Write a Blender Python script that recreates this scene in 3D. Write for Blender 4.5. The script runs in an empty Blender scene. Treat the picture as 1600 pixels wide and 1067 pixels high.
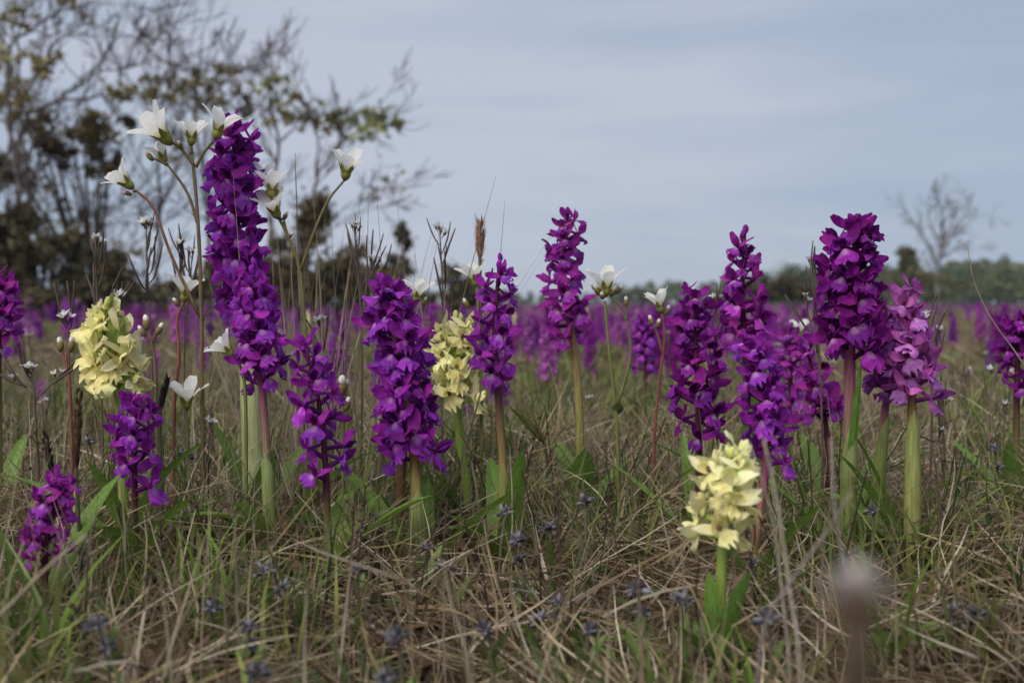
import bpy, math, random
import numpy as np
from mathutils import Vector, Matrix, Quaternion

random.seed(11); RNG = np.random.default_rng(11)
SC = bpy.context.scene
COL = SC.collection
R = math.radians

# ------------------------------------------------------------------ camera
CAMH, LENS, SENSOR = 0.19, 40.0, 36.0
F = 1600 * LENS / SENSOR                       # focal length in photograph pixels
HORIZON = 474.0
PITCH = math.atan((533.5 - HORIZON) / F)
cam_d = bpy.data.cameras.new('camera')
cam = bpy.data.objects.new('camera', cam_d); COL.objects.link(cam)
cam.location = (0, 0, CAMH)
cam.rotation_euler = (R(90) - PITCH, 0, 0)
cam_d.lens, cam_d.sensor_width = LENS, SENSOR
cam_d.clip_start, cam_d.clip_end = 0.01, 3000
cam_d.dof.use_dof = True
cam_d.dof.focus_distance = 0.82
cam_d.dof.aperture_fstop = 8.5
SC.camera = cam

# ------------------------------------------------------------------ sky
world = bpy.data.worlds.new('World'); SC.world = world
world.use_nodes = True
nt = world.node_tree; nt.nodes.clear()
N, L = nt.nodes.new, nt.links.new
out = N('ShaderNodeOutputWorld'); bg = N('ShaderNodeBackground')
sky = N('ShaderNodeTexSky'); sky.sky_type = 'NISHITA'; sky.sun_disc = False
sky.air_density, sky.dust_density, sky.ozone_density = 1.0, 0.8, 1.5
tc = N('ShaderNodeTexCoord'); mp = N('ShaderNodeMapping')
mp.inputs['Scale'].default_value = (1.5, 1.5, 11.0)
mp.inputs['Location'].default_value = (3.1, 0.4, 0.65)
mp.inputs['Rotation'].default_value = (0, R(2.0), 0)
nz = N('ShaderNodeTexNoise'); nz.inputs['Scale'].default_value = 1.15
nz.inputs['Detail'].default_value = 5; nz.inputs['Roughness'].default_value = 0.48
nz.inputs['Distortion'].default_value = 0.35
rp = N('ShaderNodeValToRGB')
rp.color_ramp.elements[0].position = 0.38; rp.color_ramp.elements[0].color = (3.7, 4.55, 5.85, 1)
rp.color_ramp.elements[1].position = 0.62; rp.color_ramp.elements[1].color = (5.1, 5.5, 6.6, 1)
mix = N('ShaderNodeMix'); mix.data_type = 'RGBA'; mix.inputs['Factor'].default_value = 0.94
L(tc.outputs['Generated'], mp.inputs['Vector']); L(mp.outputs['Vector'], nz.inputs['Vector'])
L(nz.outputs['Fac'], rp.inputs['Fac'])
L(sky.outputs['Color'], mix.inputs['A']); L(rp.outputs['Color'], mix.inputs['B'])
L(mix.outputs['Result'], bg.inputs['Color']); bg.inputs['Strength'].default_value = 0.0500
L(bg.outputs['Background'], out.inputs['Surface'])

sun_d = bpy.data.lights.new('sun', 'SUN'); sun_d.energy = 1.5; sun_d.angle = R(50)
sun_d.color = (1.0, 0.92, 0.79)
sun = bpy.data.objects.new('sun', sun_d); COL.objects.link(sun)
sdir = Vector((-0.42, -0.55, 0.80)).normalized()
sky.sun_elevation = math.asin(sdir.z); sky.sun_rotation = math.atan2(sdir.x, sdir.y)
sun.rotation_euler = sdir.to_track_quat('Z', 'Y').to_euler()
sun.location = (0, 0, 20)

SC.render.engine = 'CYCLES'
SC.view_settings.view_transform = 'Standard'; SC.view_settings.look = 'None'
SC.view_settings.exposure = 1.03; SC.view_settings.gamma = 1.0
SC.cycles.use_denoising = True
SC.cycles.max_bounces = 6; SC.cycles.diffuse_bounces = 4; SC.cycles.transmission_bounces = 3
SC.cycles.transparent_max_bounces = 6; SC.cycles.caustics_reflective = False; SC.cycles.caustics_refractive = False

# ------------------------------------------------------------------ helpers
def gz(x, y):
    """height of the ground (m): gentle hummocks"""
    d = np.sqrt(x * x + y * y)
    near = 0.008 * np.sin(x * 7.1 + 1.3) * np.sin(y * 6.3 + 0.4) + 0.005 * np.sin(x * 17 + y * 9) * np.sin(y * 14 - x * 5)
    far = 0.03 * np.sin(x * 0.9 + 0.6) * np.sin(y * 0.55 + 1.1) * np.clip((d - 1.5) / 4, 0, 1)
    return (near + far) * np.clip(1 - (d - 20) / 60, 0, 1)

def gzf(x, y): return float(gz(np.float64(x), np.float64(y)))

cp, sp = math.cos(PITCH), math.sin(PITCH)
def at(px, py, d):
    u = (533.5 - py) / F; v = (px - 800.0) / F
    return Vector((d * v, d * (cp + u * sp), CAMH + d * (-sp + u * cp)))

def foot(px, d):
    """where a plant that stands at that bearing and distance meets the ground"""
    x, y = d * (px - 800.0) / F, d
    return Vector((x, y, gzf(x, y)))

def tag(o, label=None, cat=None, group=None, kind=None):
    if label: o['label'] = label
    if cat: o['category'] = cat
    if group: o['group'] = group
    if kind: o['kind'] = kind
    return o

def empty(name, loc):
    o = bpy.data.objects.new(name, None); COL.objects.link(o); o.location = loc
    o.empty_display_size = 0.01
    return o

def inst(name, mesh, parent=None, mat4=None, color=None):
    o = bpy.data.objects.new(name, mesh); COL.objects.link(o)
    if parent is not None: o.parent = parent
    if mat4 is not None: o.matrix_local = mat4
    if color is not None: o.color = (*color[:3], 1)
    return o

def catmull(pts, n):
    P = [Vector(p) for p in pts]
    if len(P) == 2:
        return [P[0].lerp(P[1], i / (n - 1)) for i in range(n)]
    P = [P[0] * 2 - P[1]] + P + [P[-1] * 2 - P[-2]]
    m = len(P) - 3; res = []
    for i in range(n):
        t = i / (n - 1) * m; k = min(int(t), m - 1); t -= k
        a, b, c, d = P[k], P[k + 1], P[k + 2], P[k + 3]
        res.append(0.5 * ((2 * b) + (c - a) * t + (2 * a - 5 * b + 4 * c - d) * t * t + (3 * b - a - 3 * c + d) * t ** 3))
    return res

class MB:
    """collects faces with a colour per vertex and links them as ONE mesh"""
    def __init__(s): s.v, s.f, s.c = [], [], []
    def tube(s, path, radii, cols, sides=6, cap=True):
        n = len(path); base = len(s.v)
        if not isinstance(radii, (list, tuple)): radii = [radii] * n
        if not isinstance(cols, list): cols = [cols] * n
        prev = None
        for i, p in enumerate(path):
            t = (path[min(i + 1, n - 1)] - path[max(i - 1, 0)])
            t = t.normalized() if t.length > 1e-9 else Vector((0, 0, 1))
            if prev is None:
                a = t.orthogonal().normalized()
            else:
                a = prev - t * prev.dot(t)
                a = a.normalized() if a.length > 1e-6 else t.orthogonal().normalized()
            prev = a; b = t.cross(a)
            for k in range(sides):
                an = 2 * math.pi * k / sides
                s.v.append(p + (a * math.cos(an) + b * math.sin(an)) * radii[i]); s.c.append(cols[i])
        for i in range(n - 1):
            for k in range(sides):
                k2 = (k + 1) % sides
                s.f.append((base + i * sides + k, base + i * sides + k2, base + (i + 1) * sides + k2, base + (i + 1) * sides + k))
        if cap:
            s.f.append(tuple(base + k for k in range(sides - 1, -1, -1)))
            s.f.append(tuple(base + (n - 1) * sides + k for k in range(sides)))
        return s
    def petal(s, base, d, nrm, length, width, prof, bend=0.0, cup=0.0, nu=5, nv=3, col=None, twist=0.0, wave=0.0, notch=None, fold=0.0, ruffle=0.0, rnd=random):
        """a curved sheet: spine leaves base along d and bends toward nrm"""
        d = d.normalized(); side = d.cross(nrm).normalized(); nn = side.cross(d).normalized()
        b0 = len(s.v); p = base.copy(); ph = rnd.uniform(0, 6.28)
        for i in range(nu + 1):
            u = i / nu
            q = Quaternion(side, bend * u)
            dd, n2 = q @ d, q @ nn
            q2 = Quaternion(dd, twist * u); sd, n2 = q2 @ side, q2 @ n2
            if i: p = p + dd * (length / nu)
            for j in range(nv + 1):
                v = 2 * j / nv - 1
                w = width * 0.5 * prof(u)
                pos = p + sd * (v * w) + n2 * (cup * v * v * w) + n2 * (fold * abs(v) * w)
                if wave: pos += n2 * (wave * math.sin(u * 7 + v * 3 + ph) * width * (0.3 + u))
                if ruffle: pos += n2 * (ruffle * width * u * (0.25 + abs(v)) * (math.sin(v * 8.5 + ph) + 0.6 * math.sin(v * 15 + u * 6 + 2 * ph)))
                if notch: pos += dd * notch(u, v) * length
                s.v.append(pos); s.c.append(col(u, v) if callable(col) else col)
        m = nv + 1
        for i in range(nu):
            for j in range(nv):
                s.f.append((b0 + i * m + j, b0 + i * m + j + 1, b0 + (i + 1) * m + j + 1, b0 + (i + 1) * m + j))
        return s
    def blob(s, c, rx, rz, col, axis=None, seg=6, rings=4, jit=0.0, rnd=random):
        axis = (axis or Vector((0, 0, 1))).normalized()
        path, rad = [], []
        for i in range(rings + 1):
            a = math.pi * i / rings
            path.append(c - axis * (math.cos(a) * rz)); rad.append(max(math.sin(a) * rx, rx * 0.05) * (1 + rnd.uniform(-jit, jit)))
        return s.tube(path, rad, col, seg, True)
    def mesh(s, name, mat, smooth=True):
        me = bpy.data.meshes.new(name)
        me.from_pydata([tuple(v) for v in s.v], [], s.f)
        if s.c:
            at_ = me.color_attributes.new('col', 'FLOAT_COLOR', 'POINT')
            arr = np.ones((len(s.v), 4), np.float32)
            for i, c in enumerate(s.c): arr[i, :len(c)] = c
            at_.data.foreach_set('color', arr.ravel())
        me.polygons.foreach_set('use_smooth', [smooth] * len(me.polygons))
        me.materials.append(mat)
        return me
    def build(s, name, mat, parent=None, mat4=None, color=None, smooth=True):
        return inst(name, s.mesh(name, mat, smooth), parent, mat4, color)

# ------------------------------------------------------------------ materials
def plant_mat(name, transl=0.25, rough=0.55, spec=0.25, noise=0.25, nscale=400.0, objcol=False, alpha_to=None, objrand=0.0, bump=0.0, stretch=None):
    m = bpy.data.materials.new(name); m.use_nodes = True
    t = m.node_tree; t.nodes.clear(); N, L = t.nodes.new, t.links.new
    o = N('ShaderNodeOutputMaterial'); pb = N('ShaderNodeBsdfPrincipled'); tr = N('ShaderNodeBsdfTranslucent'); mx = N('ShaderNodeMixShader')
    a = N('ShaderNodeAttribute'); a.attribute_name = 'col'
    c = a.outputs['Color']
    def mul(x, y):
        n = N('ShaderNodeMix'); n.data_type = 'RGBA'; n.blend_type = 'MULTIPLY'; n.inputs['Factor'].default_value = 1
        L(x, n.inputs['A'])
        if hasattr(y, 'is_output'): L(y, n.inputs['B'])
        else: n.inputs['B'].default_value = y
        return n.outputs['Result']
    oi = N('ShaderNodeObjectInfo')
    if objcol: c = mul(c, oi.outputs['Color'])
    if alpha_to is not None:                       # the marking of the lip, its amount is kept in the alpha of 'col'
        n = N('ShaderNodeMix'); n.data_type = 'RGBA'
        inv = N('ShaderNodeMath'); inv.operation = 'SUBTRACT'; inv.inputs[0].default_value = 1
        L(a.outputs['Alpha'], inv.inputs[1]); L(inv.outputs[0], n.inputs['Factor'])
        L(c, n.inputs['A']); n.inputs['B'].default_value = (*alpha_to, 1); c = n.outputs['Result']
    g = N('ShaderNodeTexCoord'); nz = N('ShaderNodeTexNoise'); nz.inputs['Scale'].default_value = nscale; nz.inputs['Detail'].default_value = 3
    if stretch:
        mpn = N('ShaderNodeMapping'); mpn.inputs['Scale'].default_value = stretch; L(g.outputs['Object'], mpn.inputs['Vector']); L(mpn.outputs['Vector'], nz.inputs['Vector'])
    else: L(g.outputs['Object'], nz.inputs['Vector'])
    mr = N('ShaderNodeMapRange'); mr.inputs['From Min'].default_value = 0.3; mr.inputs['From Max'].default_value = 0.7
    mr.inputs['To Min'].default_value = 1 - noise; mr.inputs['To Max'].default_value = 1 + noise
    L(nz.outputs['Fac'], mr.inputs['Value']); c = mul(c, mr.outputs['Result'])
    if objrand:
        hs = N('ShaderNodeHueSaturation')
        m1 = N('ShaderNodeMapRange'); m1.inputs['To Min'].default_value = 0.5 - 0.025 * objrand; m1.inputs['To Max'].default_value = 0.5 + 0.02 * objrand
        m2 = N('ShaderNodeMapRange'); m2.inputs['To Min'].default_value = 1 - 0.3 * objrand; m2.inputs['To Max'].default_value = 1 + 0.3 * objrand
        fr = N('ShaderNodeMath'); fr.operation = 'FRACT'; ml = N('ShaderNodeMath'); ml.operation = 'MULTIPLY'; ml.inputs[1].default_value = 7.31
        L(oi.outputs['Random'], ml.inputs[0]); L(ml.outputs[0], fr.inputs[0])
        L(oi.outputs['Random'], m1.inputs['Value']); L(fr.outputs[0], m2.inputs['Value'])
        L(m1.outputs['Result'], hs.inputs['Hue']); L(m2.outputs['Result'], hs.inputs['Value']); L(c, hs.inputs['Color']); c = hs.outputs['Color']
    L(c, pb.inputs['Base Color']); L(c, tr.inputs['Color'])
    pb.inputs['Roughness'].default_value = rough; pb.inputs['Specular IOR Level'].default_value = spec
    if bump:
        bp = N('ShaderNodeBump'); bp.inputs['Strength'].default_value = bump; bp.inputs['Distance'].default_value = 0.001
        L(nz.outputs['Fac'], bp.inputs['Height']); L(bp.outputs['Normal'], pb.inputs['Normal'])
    mx.inputs['Fac'].default_value = transl
    L(pb.outputs['BSDF'], mx.inputs[1]); L(tr.outputs['BSDF'], mx.inputs[2]); L(mx.outputs['Shader'], o.inputs['Surface'])
    return m

M_PURPLE = plant_mat('purple petal', 0.45, 0.6, 0.10, 0.22, 350, True, (0.92, 0.55, 0.86), 1.0)
M_YELLOW = plant_mat('cream petal', 0.34, 0.55, 0.2, 0.08, 300, True, (0.80, 0.55, 0.12), 0.25)
M_WHITE = plant_mat('white petal', 0.5, 0.5, 0.2, 0.04, 300)
M_STEM = plant_mat('stem', 0.10, 0.55, 0.25, 0.32, 900, bump=0.5, stretch=(1, 1, 0.06))
M_LEAF = plant_mat('leaf', 0.28, 0.5, 0.3, 0.28, 700, bump=0.4, stretch=(1, 1, 0.07))
M_DRY = plant_mat('dry tissue', 0.10, 0.75, 0.15, 0.3, 500, bump=0.3)
M_GRASS = plant_mat('grass', 0.28, 0.65, 0.2, 0.2, 60)
M_BARK = plant_mat('bark', 0.0, 0.85, 0.1, 0.35, 14, bump=0.4)
M_TWIGLEAF = plant_mat('foliage', 0.25, 0.6, 0.2, 0.25, 3)

def ground_mat():
    m = bpy.data.materials.new('meadow soil and moss'); m.use_nodes = True
    t = m.node_tree; N, L = t.nodes.new, t.links.new
    pb = t.nodes['Principled BSDF']; pb.inputs['Roughness'].default_value = 0.95; pb.inputs['Specular IOR Level'].default_value = 0.1
    g = N('ShaderNodeTexCoord')
    def noise(scale, det):
        n = N('ShaderNodeTexNoise'); n.inputs['Scale'].default_value = scale; n.inputs['Detail'].default_value = det
        n.inputs['Roughness'].default_value = 0.65
        L(g.outputs['Object'], n.inputs['Vector']); return n
    n1, n2, n3 = noise(0.8, 8), noise(55, 6), noise(0.12, 6)
    r1 = N('ShaderNodeValToRGB'); e = r1.color_ramp.elements
    e[0].position, e[0].color = 0.35, (0.050, 0.042, 0.020, 1); e[1].position, e[1].color = 0.68, (0.17, 0.125, 0.075, 1)
    r2 = N('ShaderNodeValToRGB'); e = r2.color_ramp.elements
    e[0].position, e[0].color = 0.30, (0.45, 0.42, 0.35, 1); e[1].position, e[1].color = 0.72, (1.3, 1.2, 1.05, 1)
    ad = N('ShaderNodeMath'); ad.operation = 'ADD'; ad.inputs[1].default_value = 0
    av = N('ShaderNodeMix'); av.data_type = 'FLOAT'; av.inputs['Factor'].default_value = 0.5
    L(n1.outputs['Fac'], av.inputs['A']); L(n3.outputs['Fac'], av.inputs['B']); L(av.outputs['Result'], r1.inputs['Fac'])
    L(n2.outputs['Fac'], r2.inputs['Fac'])
    mu = N('ShaderNodeMix'); mu.data_type = 'RGBA'; mu.blend_type = 'MULTIPLY'; mu.inputs['Factor'].default_value = 1
    L(r1.outputs['Color'], mu.inputs['A']); L(r2.outputs['Color'], mu.inputs['B']); L(mu.outputs['Result'], pb.inputs['Base Color'])
    bp = N('ShaderNodeBump'); bp.inputs['Strength'].default_value = 0.9; bp.inputs['Distance'].default_value = 0.01
    L(n2.outputs['Fac'], bp.inputs['Height']); L(bp.outputs['Normal'], pb.inputs['Normal'])
    return m

# ------------------------------------------------------------------ ground
def make_ground():
    rr = np.concatenate([[0.0], np.geomspace(0.05, 1500, 150)]); na = 160
    vs = [(0, 0, gzf(0, 0))]; fs = []
    for r in rr[1:]:
        an = np.arange(na) * 2 * np.pi / na
        x, y = r * np.sin(an), r * np.cos(an); z = gz(x, y)
        vs += list(zip(x.tolist(), y.tolist(), z.tolist()))
    for k in range(na): fs.append((0, 1 + (k + 1) % na, 1 + k))
    for i in range(len(rr) - 2):
        a, b = 1 + i * na, 1 + (i + 1) * na
        for k in range(na):
            k2 = (k + 1) % na; fs.append((a + k, a + k2, b + k2, b + k))
    me = bpy.data.meshes.new('ground'); me.from_pydata(vs, [], fs); me.materials.append(ground_mat())
    me.polygons.foreach_set('use_smooth', [True] * len(me.polygons))
    o = inst('ground', me); tag(o, 'dry mossy meadow ground reaching to the horizon', 'ground', kind='structure')
make_ground()

# ------------------------------------------------------------------ trees and shrubs of the background
def rvec(rnd):
    while True:
        v = Vector((rnd.uniform(-1, 1), rnd.uniform(-1, 1), rnd.uniform(-1, 1)))
        if 0.01 < v.length < 1: return v.normalized()

def grow(mb, tips, p, d, length, rad, level, rnd, col, up=0.15, bias=Vector((0, 0, 0)), spread=0.75, nchild=(3, 5), wob=0.18, taper=0.45, sides=5, minr=0.004):
    n = 5 if level > 1 else 4
    path = [p.copy()]; dd = d.normalized()
    for i in range(n):
        dd = (dd + rvec(rnd) * wob + Vector((0, 0, up * 0.3)) + bias * 0.22).normalized()
        path.append(path[-1] + dd * (length / n))
    radii = [max(rad * (1 - (1 - taper) * i / n), minr) for i in range(n + 1)]
    mb.tube(path, radii, col, sides if level > 1 else 3, level > 1)
    if level == 0:
        tips.append((path[-1], dd)); tips.append((path[n // 2], dd)); return
    for k in range(rnd.randint(*nchild)):
        f = rnd.uniform(0.3, 1.0); i = min(int(f * n), n - 1)
        q = path[i].lerp(path[i + 1], f * n - i)
        nd = (dd + rvec(rnd) * spread + Vector((0, 0, up))).normalized()
        grow(mb, tips, q, nd, length * rnd.uniform(0.45, 0.75), radii[i] * rnd.uniform(0.45, 0.7), level - 1, rnd, col, up, bias, spread, nchild, wob, taper, sides, minr)
    grow(mb, tips, path[-1], dd, length * 0.7, radii[-1] * 0.9, level - 1, rnd, col, up, bias, spread, nchild, wob, taper, sides, minr)

def leaf_card(mb, p, size, rnd, col):
    a = rvec(rnd); b = a.orthogonal().normalized(); b = Quaternion(a, rnd.uniform(0, 6.28)) @ b
    i = len(mb.v)
    for q in (p - a * size, p + b * size * 0.45, p + a * size, p - b * size * 0.45):
        mb.v.append(q); mb.c.append(col)
    mb.f.append((i, i + 1, i + 2, i + 3))

def vary(c, rnd, a=0.35):
    k = 1 + rnd.uniform(-a, a); w = rnd.uniform(-a, a) * 0.25
    return (c[0] * k * (1 + w), c[1] * k, c[2] * k * (1 - w))

def bare_tree(name, label, px, d, height, seed, leaf_n=0, leaf_col=(0.13, 0.11, 0.045), leaf_size=0.035, stems=1, lean=Vector((0, 0, 1)), bias=Vector((0, 0, 0)), level=3, barkcol=(0.085, 0.075, 0.068), rad=0.06, up=0.15, spread=0.75, cat='tree', group=None, nchild=(3, 5), clump=0.35, splay=0.5, z_leaf=0.0, minr=0.004, first=0.42):
    rnd = random.Random(seed); b = foot(px, d); t = empty(name, b)
    mb, tips = MB(), []
    for k in range(stems):
        s = Vector((rnd.uniform(-1, 1), rnd.uniform(-1, 1), 0)) * (splay if stems > 1 else 0.08)
        grow(mb, tips, Vector((s.x * 0.25, s.y * 0.25, -0.05)), lean + s, height * first * rnd.uniform(0.85, 1.1), rad * rnd.uniform(0.7, 1), level, rnd, vary(barkcol, rnd, 0.15), up, bias, spread, nchild, minr=minr)
    tr = mb.build('trunk', M_BARK, t)
    if leaf_n:
        lb = MB(); hubs = [tp for tp in tips if tp[0].z > z_leaf * height]
        hubs = rnd.sample(hubs, max(3, int(len(hubs) * clump)))
        for i in range(leaf_n):
            p, dd = rnd.choice(hubs)
            q = p + rvec(rnd) * abs(rnd.gauss(0, 1)) * leaf_size * 3.0
            leaf_card(lb, q, leaf_size * rnd.uniform(0.6, 1.3), rnd, vary(leaf_col, rnd))
        lb.build('crown', M_TWIGLEAF, t, smooth=False)
    tag(t, label, cat, group)
    return t

def evergreen(name, label, px, d, lobes, n, col, seed, leaf=0.04, cat='shrub', group=None, stemcol=(0.07, 0.055, 0.045), stems=5):
    """a dense juniper-like shrub: needle sprays filling uneven lobes (px, py, half width px, half height px)"""
    rnd = random.Random(seed); b = foot(px, d); t = empty(name, b)
    lb, sb = MB(), MB()
    W = [lo[2] * lo[3] for lo in lobes]
    cents = [(at(lo[0], lo[1], d) - b, lo[2] * d / F, lo[3] * d / F) for lo in lobes]
    subs = []
    for (c, rx, rz), w in zip(cents, W):
        for k in range(max(5, int(11 * w / max(W)))):
            v = rvec(rnd) * rnd.uniform(0.55, 1.0)
            s_ = rnd.uniform(0.25, 0.5)
            subs.append((c + Vector((v.x * rx, v.y * rx * 0.8, v.z * rz)), rx * s_, rz * s_, (0.7 + 0.6 * rnd.random())))
        subs.append((c, rx * 0.75, rz * 0.75, 0.8))
    for i in range(n):
        c, rx, rz, k = rnd.choice(subs); v = rvec(rnd) * abs(rnd.gauss(0, .62))
        p = c + Vector((v.x * rx, v.y * rx, v.z * rz))
        if p.z < 0.0: p.z = rnd.uniform(0, 0.2)
        cc = vary(col, rnd, 0.4); leaf_card(lb, p, leaf * rnd.uniform(0.6, 1.5), rnd, (cc[0] * k, cc[1] * k, cc[2] * k))
    for c, rx, rz in cents:
        for k in range(max(1, stems // len(cents))):
            v = rvec(rnd) * 0.5
            e = c + Vector((v.x * rx, v.y * rx, v.z * rz)); m = e * 0.5 + Vector((rnd.uniform(-.1, .1) * rx, 0, 0.05))
            sb.tube(catmull([Vector((rnd.uniform(-.05, .05), rnd.uniform(-.05, .05), -0.05)), m, e], 6), [0.035, 0.03, 0.025, 0.02, 0.015, 0.008], stemcol, 5)
    sb.build('trunk', M_BARK, t); lb.build('crown', M_TWIGLEAF, t, smooth=False)
    tag(t, label, cat, group); return t

OLIVE, BROWNL, GREENL, DARK = (0.29, 0.25, 0.10), (0.26, 0.20, 0.10), (0.28, 0.31, 0.11), (0.12, 0.105, 0.06)
def limb_tree(name, label, base_px, d, limbs, seed, clumps=(), rad=0.034, twig=(2, 0.5), every=0.16, barkcol=(0.125, 0.105, 0.10), cat='tree', minr=0.0045, up=0.2, bias=Vector((0.1, 0, 0)), leaf=0.045, nchild=(2, 3)):
    """limbs: polylines laid out at the tree's own distance, each (points, thickness); twigs sprout from them"""
    rnd = random.Random(seed); b = foot(base_px, d); t = empty(name, b); mb, tips = MB(), []
    for pts, th in limbs:
        off = rnd.uniform(-.6, .6) if pts[0][1] < 440 else rnd.uniform(-.25, .25)
        P = [at(x, y, d + off + (rnd.uniform(-.2, .2) if i else 0)) - b for i, (x, y) in enumerate(pts)]
        if pts[0][1] > 440: P[0].z = -0.05
        n = max(8, int(sum((P[i + 1] - P[i]).length for i in range(len(P) - 1)) / 0.12)); pa = catmull(P, n)
        col = vary(barkcol, rnd, .2); r0 = rad * th; c = 0
        for i in range(1, n - 1): pa[i] = pa[i] + rvec(rnd) * 0.018
        mb.tube(pa, [max(minr, r0 * (1 - .8 * i / (n - 1))) for i in range(n)], col, 6)
        L_ = 0.0
        for i in range(n - 1):
            L_ += (pa[i + 1] - pa[i]).length
            if L_ > every * rnd.uniform(.6, 1.4) and i > n * .12:
                L_ = 0; dd = (pa[i + 1] - pa[i]).normalized()
                grow(mb, tips, pa[i], dd * .8 + rvec(rnd) * .9 + Vector((0, 0, up)), twig[1] * rnd.uniform(.4, 1.1), max(minr, r0 * .35), twig[0] if rnd.random() < .6 else twig[0] - 1, rnd, col, up, bias, .8, nchild, .25, .5, 4, minr)
        grow(mb, tips, pa[-1], pa[-1] - pa[-2], twig[1], max(minr, r0 * .25), twig[0], rnd, col, up, bias, .8, nchild, .25, .5, 4, minr)
    mb.build('trunk', M_BARK, t)
    if clumps:
        lb = MB()
        for (x, y, r_, n, c) in clumps:
            c0 = at(x, y, d + rnd.uniform(-.4, .4)) - b; R_ = r_ * d / F
            hubs = [c0 + Vector((rnd.gauss(0, .5), rnd.gauss(0, .5), rnd.gauss(0, .4))) * R_ for k in range(9)]
            for h in hubs:                                    # the twig that carries these leaves
                tp = min(tips, key=lambda q: (q[0] - h).length)[0]
                mb2 = lb; mb2.tube([tp, tp.lerp(h, .5) + rvec(rnd) * .02, h], minr * .7, barkcol, 3, False)
            for i in range(n):
                h = rnd.choice(hubs); k = 0.75 + 0.5 * ((hash((round(h.x, 3), seed)) % 100) / 100)
                cc = vary(c, rnd, .35); leaf_card(lb, h + rvec(rnd) * abs(rnd.gauss(0, .32)) * R_, leaf * rnd.uniform(.6, 1.3), rnd, (cc[0] * k, cc[1] * k, cc[2] * k))
        lb.build('crown', M_TWIGLEAF, t, smooth=False)
    tag(t, label, cat); return t

limb_tree('thorn_tree', 'tall bare thorn tree with long arching limbs and few brown leaves at the meadow edge', 30, 11.0,
    [([(10, 480), (30, 330), (12, 150), (22, 20), (10, -90)], 1.0), ([(30, 480), (45, 330), (35, 190), (30, 60), (60, -60)], .8), ([(35, 470), (28, 290), (40, 190), (84, 160), (118, 138), (157, 115), (197, 108)], .8), ([(84, 162), (126, 152), (180, 153), (239, 163)], .45),
     ([(197, 108), (208, 85), (214, 60)], .3), ([(22, 60), (70, 34), (112, 14), (170, 5)], .5), ([(50, 130), (76, 82), (121, 42), (163, 42), (197, 56), (220, 68)], .45), ([(20, 480), (-40, 330), (-60, 150), (-40, 0)], .9), ([(0, 300), (20, 200), (60, 110), (75, 20), (110, -60)], .6), ([(197, 108), (240, 96), (290, 100)], .25), ([(-30, 250), (10, 130), (5, 40), (40, -60)], .5)], 5,
    [(15, 110, 35, 160, OLIVE), (65, 105, 22, 130, OLIVE), (195, 145, 20, 110, OLIVE), (200, 190, 14, 70, (0.09, 0.085, 0.04)), (20, 20, 30, 90, OLIVE), (110, 10, 25, 60, BROWNL), (30, 160, 40, 130, BROWNL)])
limb_tree('thorn_tree', 'many-stemmed leafless thorn bush with crowded twigs under the dark evergreen', 120, 12.0,
    [([(100, 485), (120, 420), (165, 340), (215, 300), (240, 250)], .7), ([(90, 485), (80, 400), (75, 320), (60, 250)], .7), ([(110, 485), (125, 390), (120, 300), (100, 230)], .7), ([(130, 485), (150, 400), (150, 320), (160, 250)], .7), ([(60, 485), (48, 400), (45, 330), (55, 260), (90, 210)], .6), ([(40, 345), (100, 348), (160, 352), (235, 350)], .5), ([(150, 485), (190, 410), (225, 370), (280, 330)], .5), ([(170, 485), (215, 430), (255, 400), (300, 370)], .4), ([(30, 485), (5, 400), (-20, 330)], .5)], 8,
    [(60, 310, 30, 60, BROWNL), (120, 330, 30, 50, BROWNL), (30, 240, 30, 90, BROWNL), (190, 400, 30, 60, BROWNL)], rad=.032, twig=(2, .42), every=.13)
limb_tree('thorn_tree', 'twiggy thorn tree with loose brown leaf tufts behind the tallest purple orchid', 290, 12.5,
    [([(240, 485), (250, 320), (246, 200), (262, 130), (266, 60)], .8), ([(330, 485), (322, 300), (305, 180), (312, 110), (315, 60)], .9), ([(246, 200), (220, 150), (200, 120)], .4), ([(310, 170), (350, 130), (385, 100)], .45), ([(322, 300), (360, 220), (375, 160), (400, 120)], .5), ([(250, 330), (280, 260), (285, 190), (290, 130)], .5), ([(255, 160), (290, 130), (340, 120)], .35)], 21,
    [(290, 135, 40, 200, OLIVE), (345, 130, 35, 190, OLIVE), (380, 160, 25, 150, (0.15, 0.115, 0.045)), (250, 150, 30, 120, OLIVE), (335, 165, 30, 110, OLIVE), (230, 120, 20, 60, OLIVE), (280, 230, 35, 90, OLIVE)], rad=.032, twig=(2, .4), every=.13)
limb_tree('young_tree', 'slender tree with pale green leaf tufts leaning over dark junipers', 435, 12.0,
    [([(425, 485), (424, 340), (436, 230), (424, 160), (430, 115)], .9), ([(450, 485), (480, 350), (500, 270), (540, 215), (575, 200), (598, 192)], .7), ([(460, 440), (520, 345), (565, 310), (605, 298)], .25), ([(495, 280), (495, 210), (475, 160)], .5), ([(430, 250), (400, 200), (395, 150)], .4), ([(520, 240), (545, 190), (590, 165)], .4), ([(440, 220), (470, 190), (500, 180)], .35), ([(500, 380), (545, 340), (580, 328), (610, 322)], .18)], 33,
    [(428, 145, 28, 150, GREENL), (470, 160, 26, 130, OLIVE), (445, 185, 24, 90, OLIVE), (530, 190, 26, 160, (0.17, 0.16, 0.05)), (585, 185, 30, 190, GREENL), (620, 195, 16, 60, GREENL), (570, 205, 22, 90, GREENL), (605, 280, 30, 40, OLIVE), (490, 190, 24, 70, OLIVE)], rad=.034, twig=(2, .34), every=.15)
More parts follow.
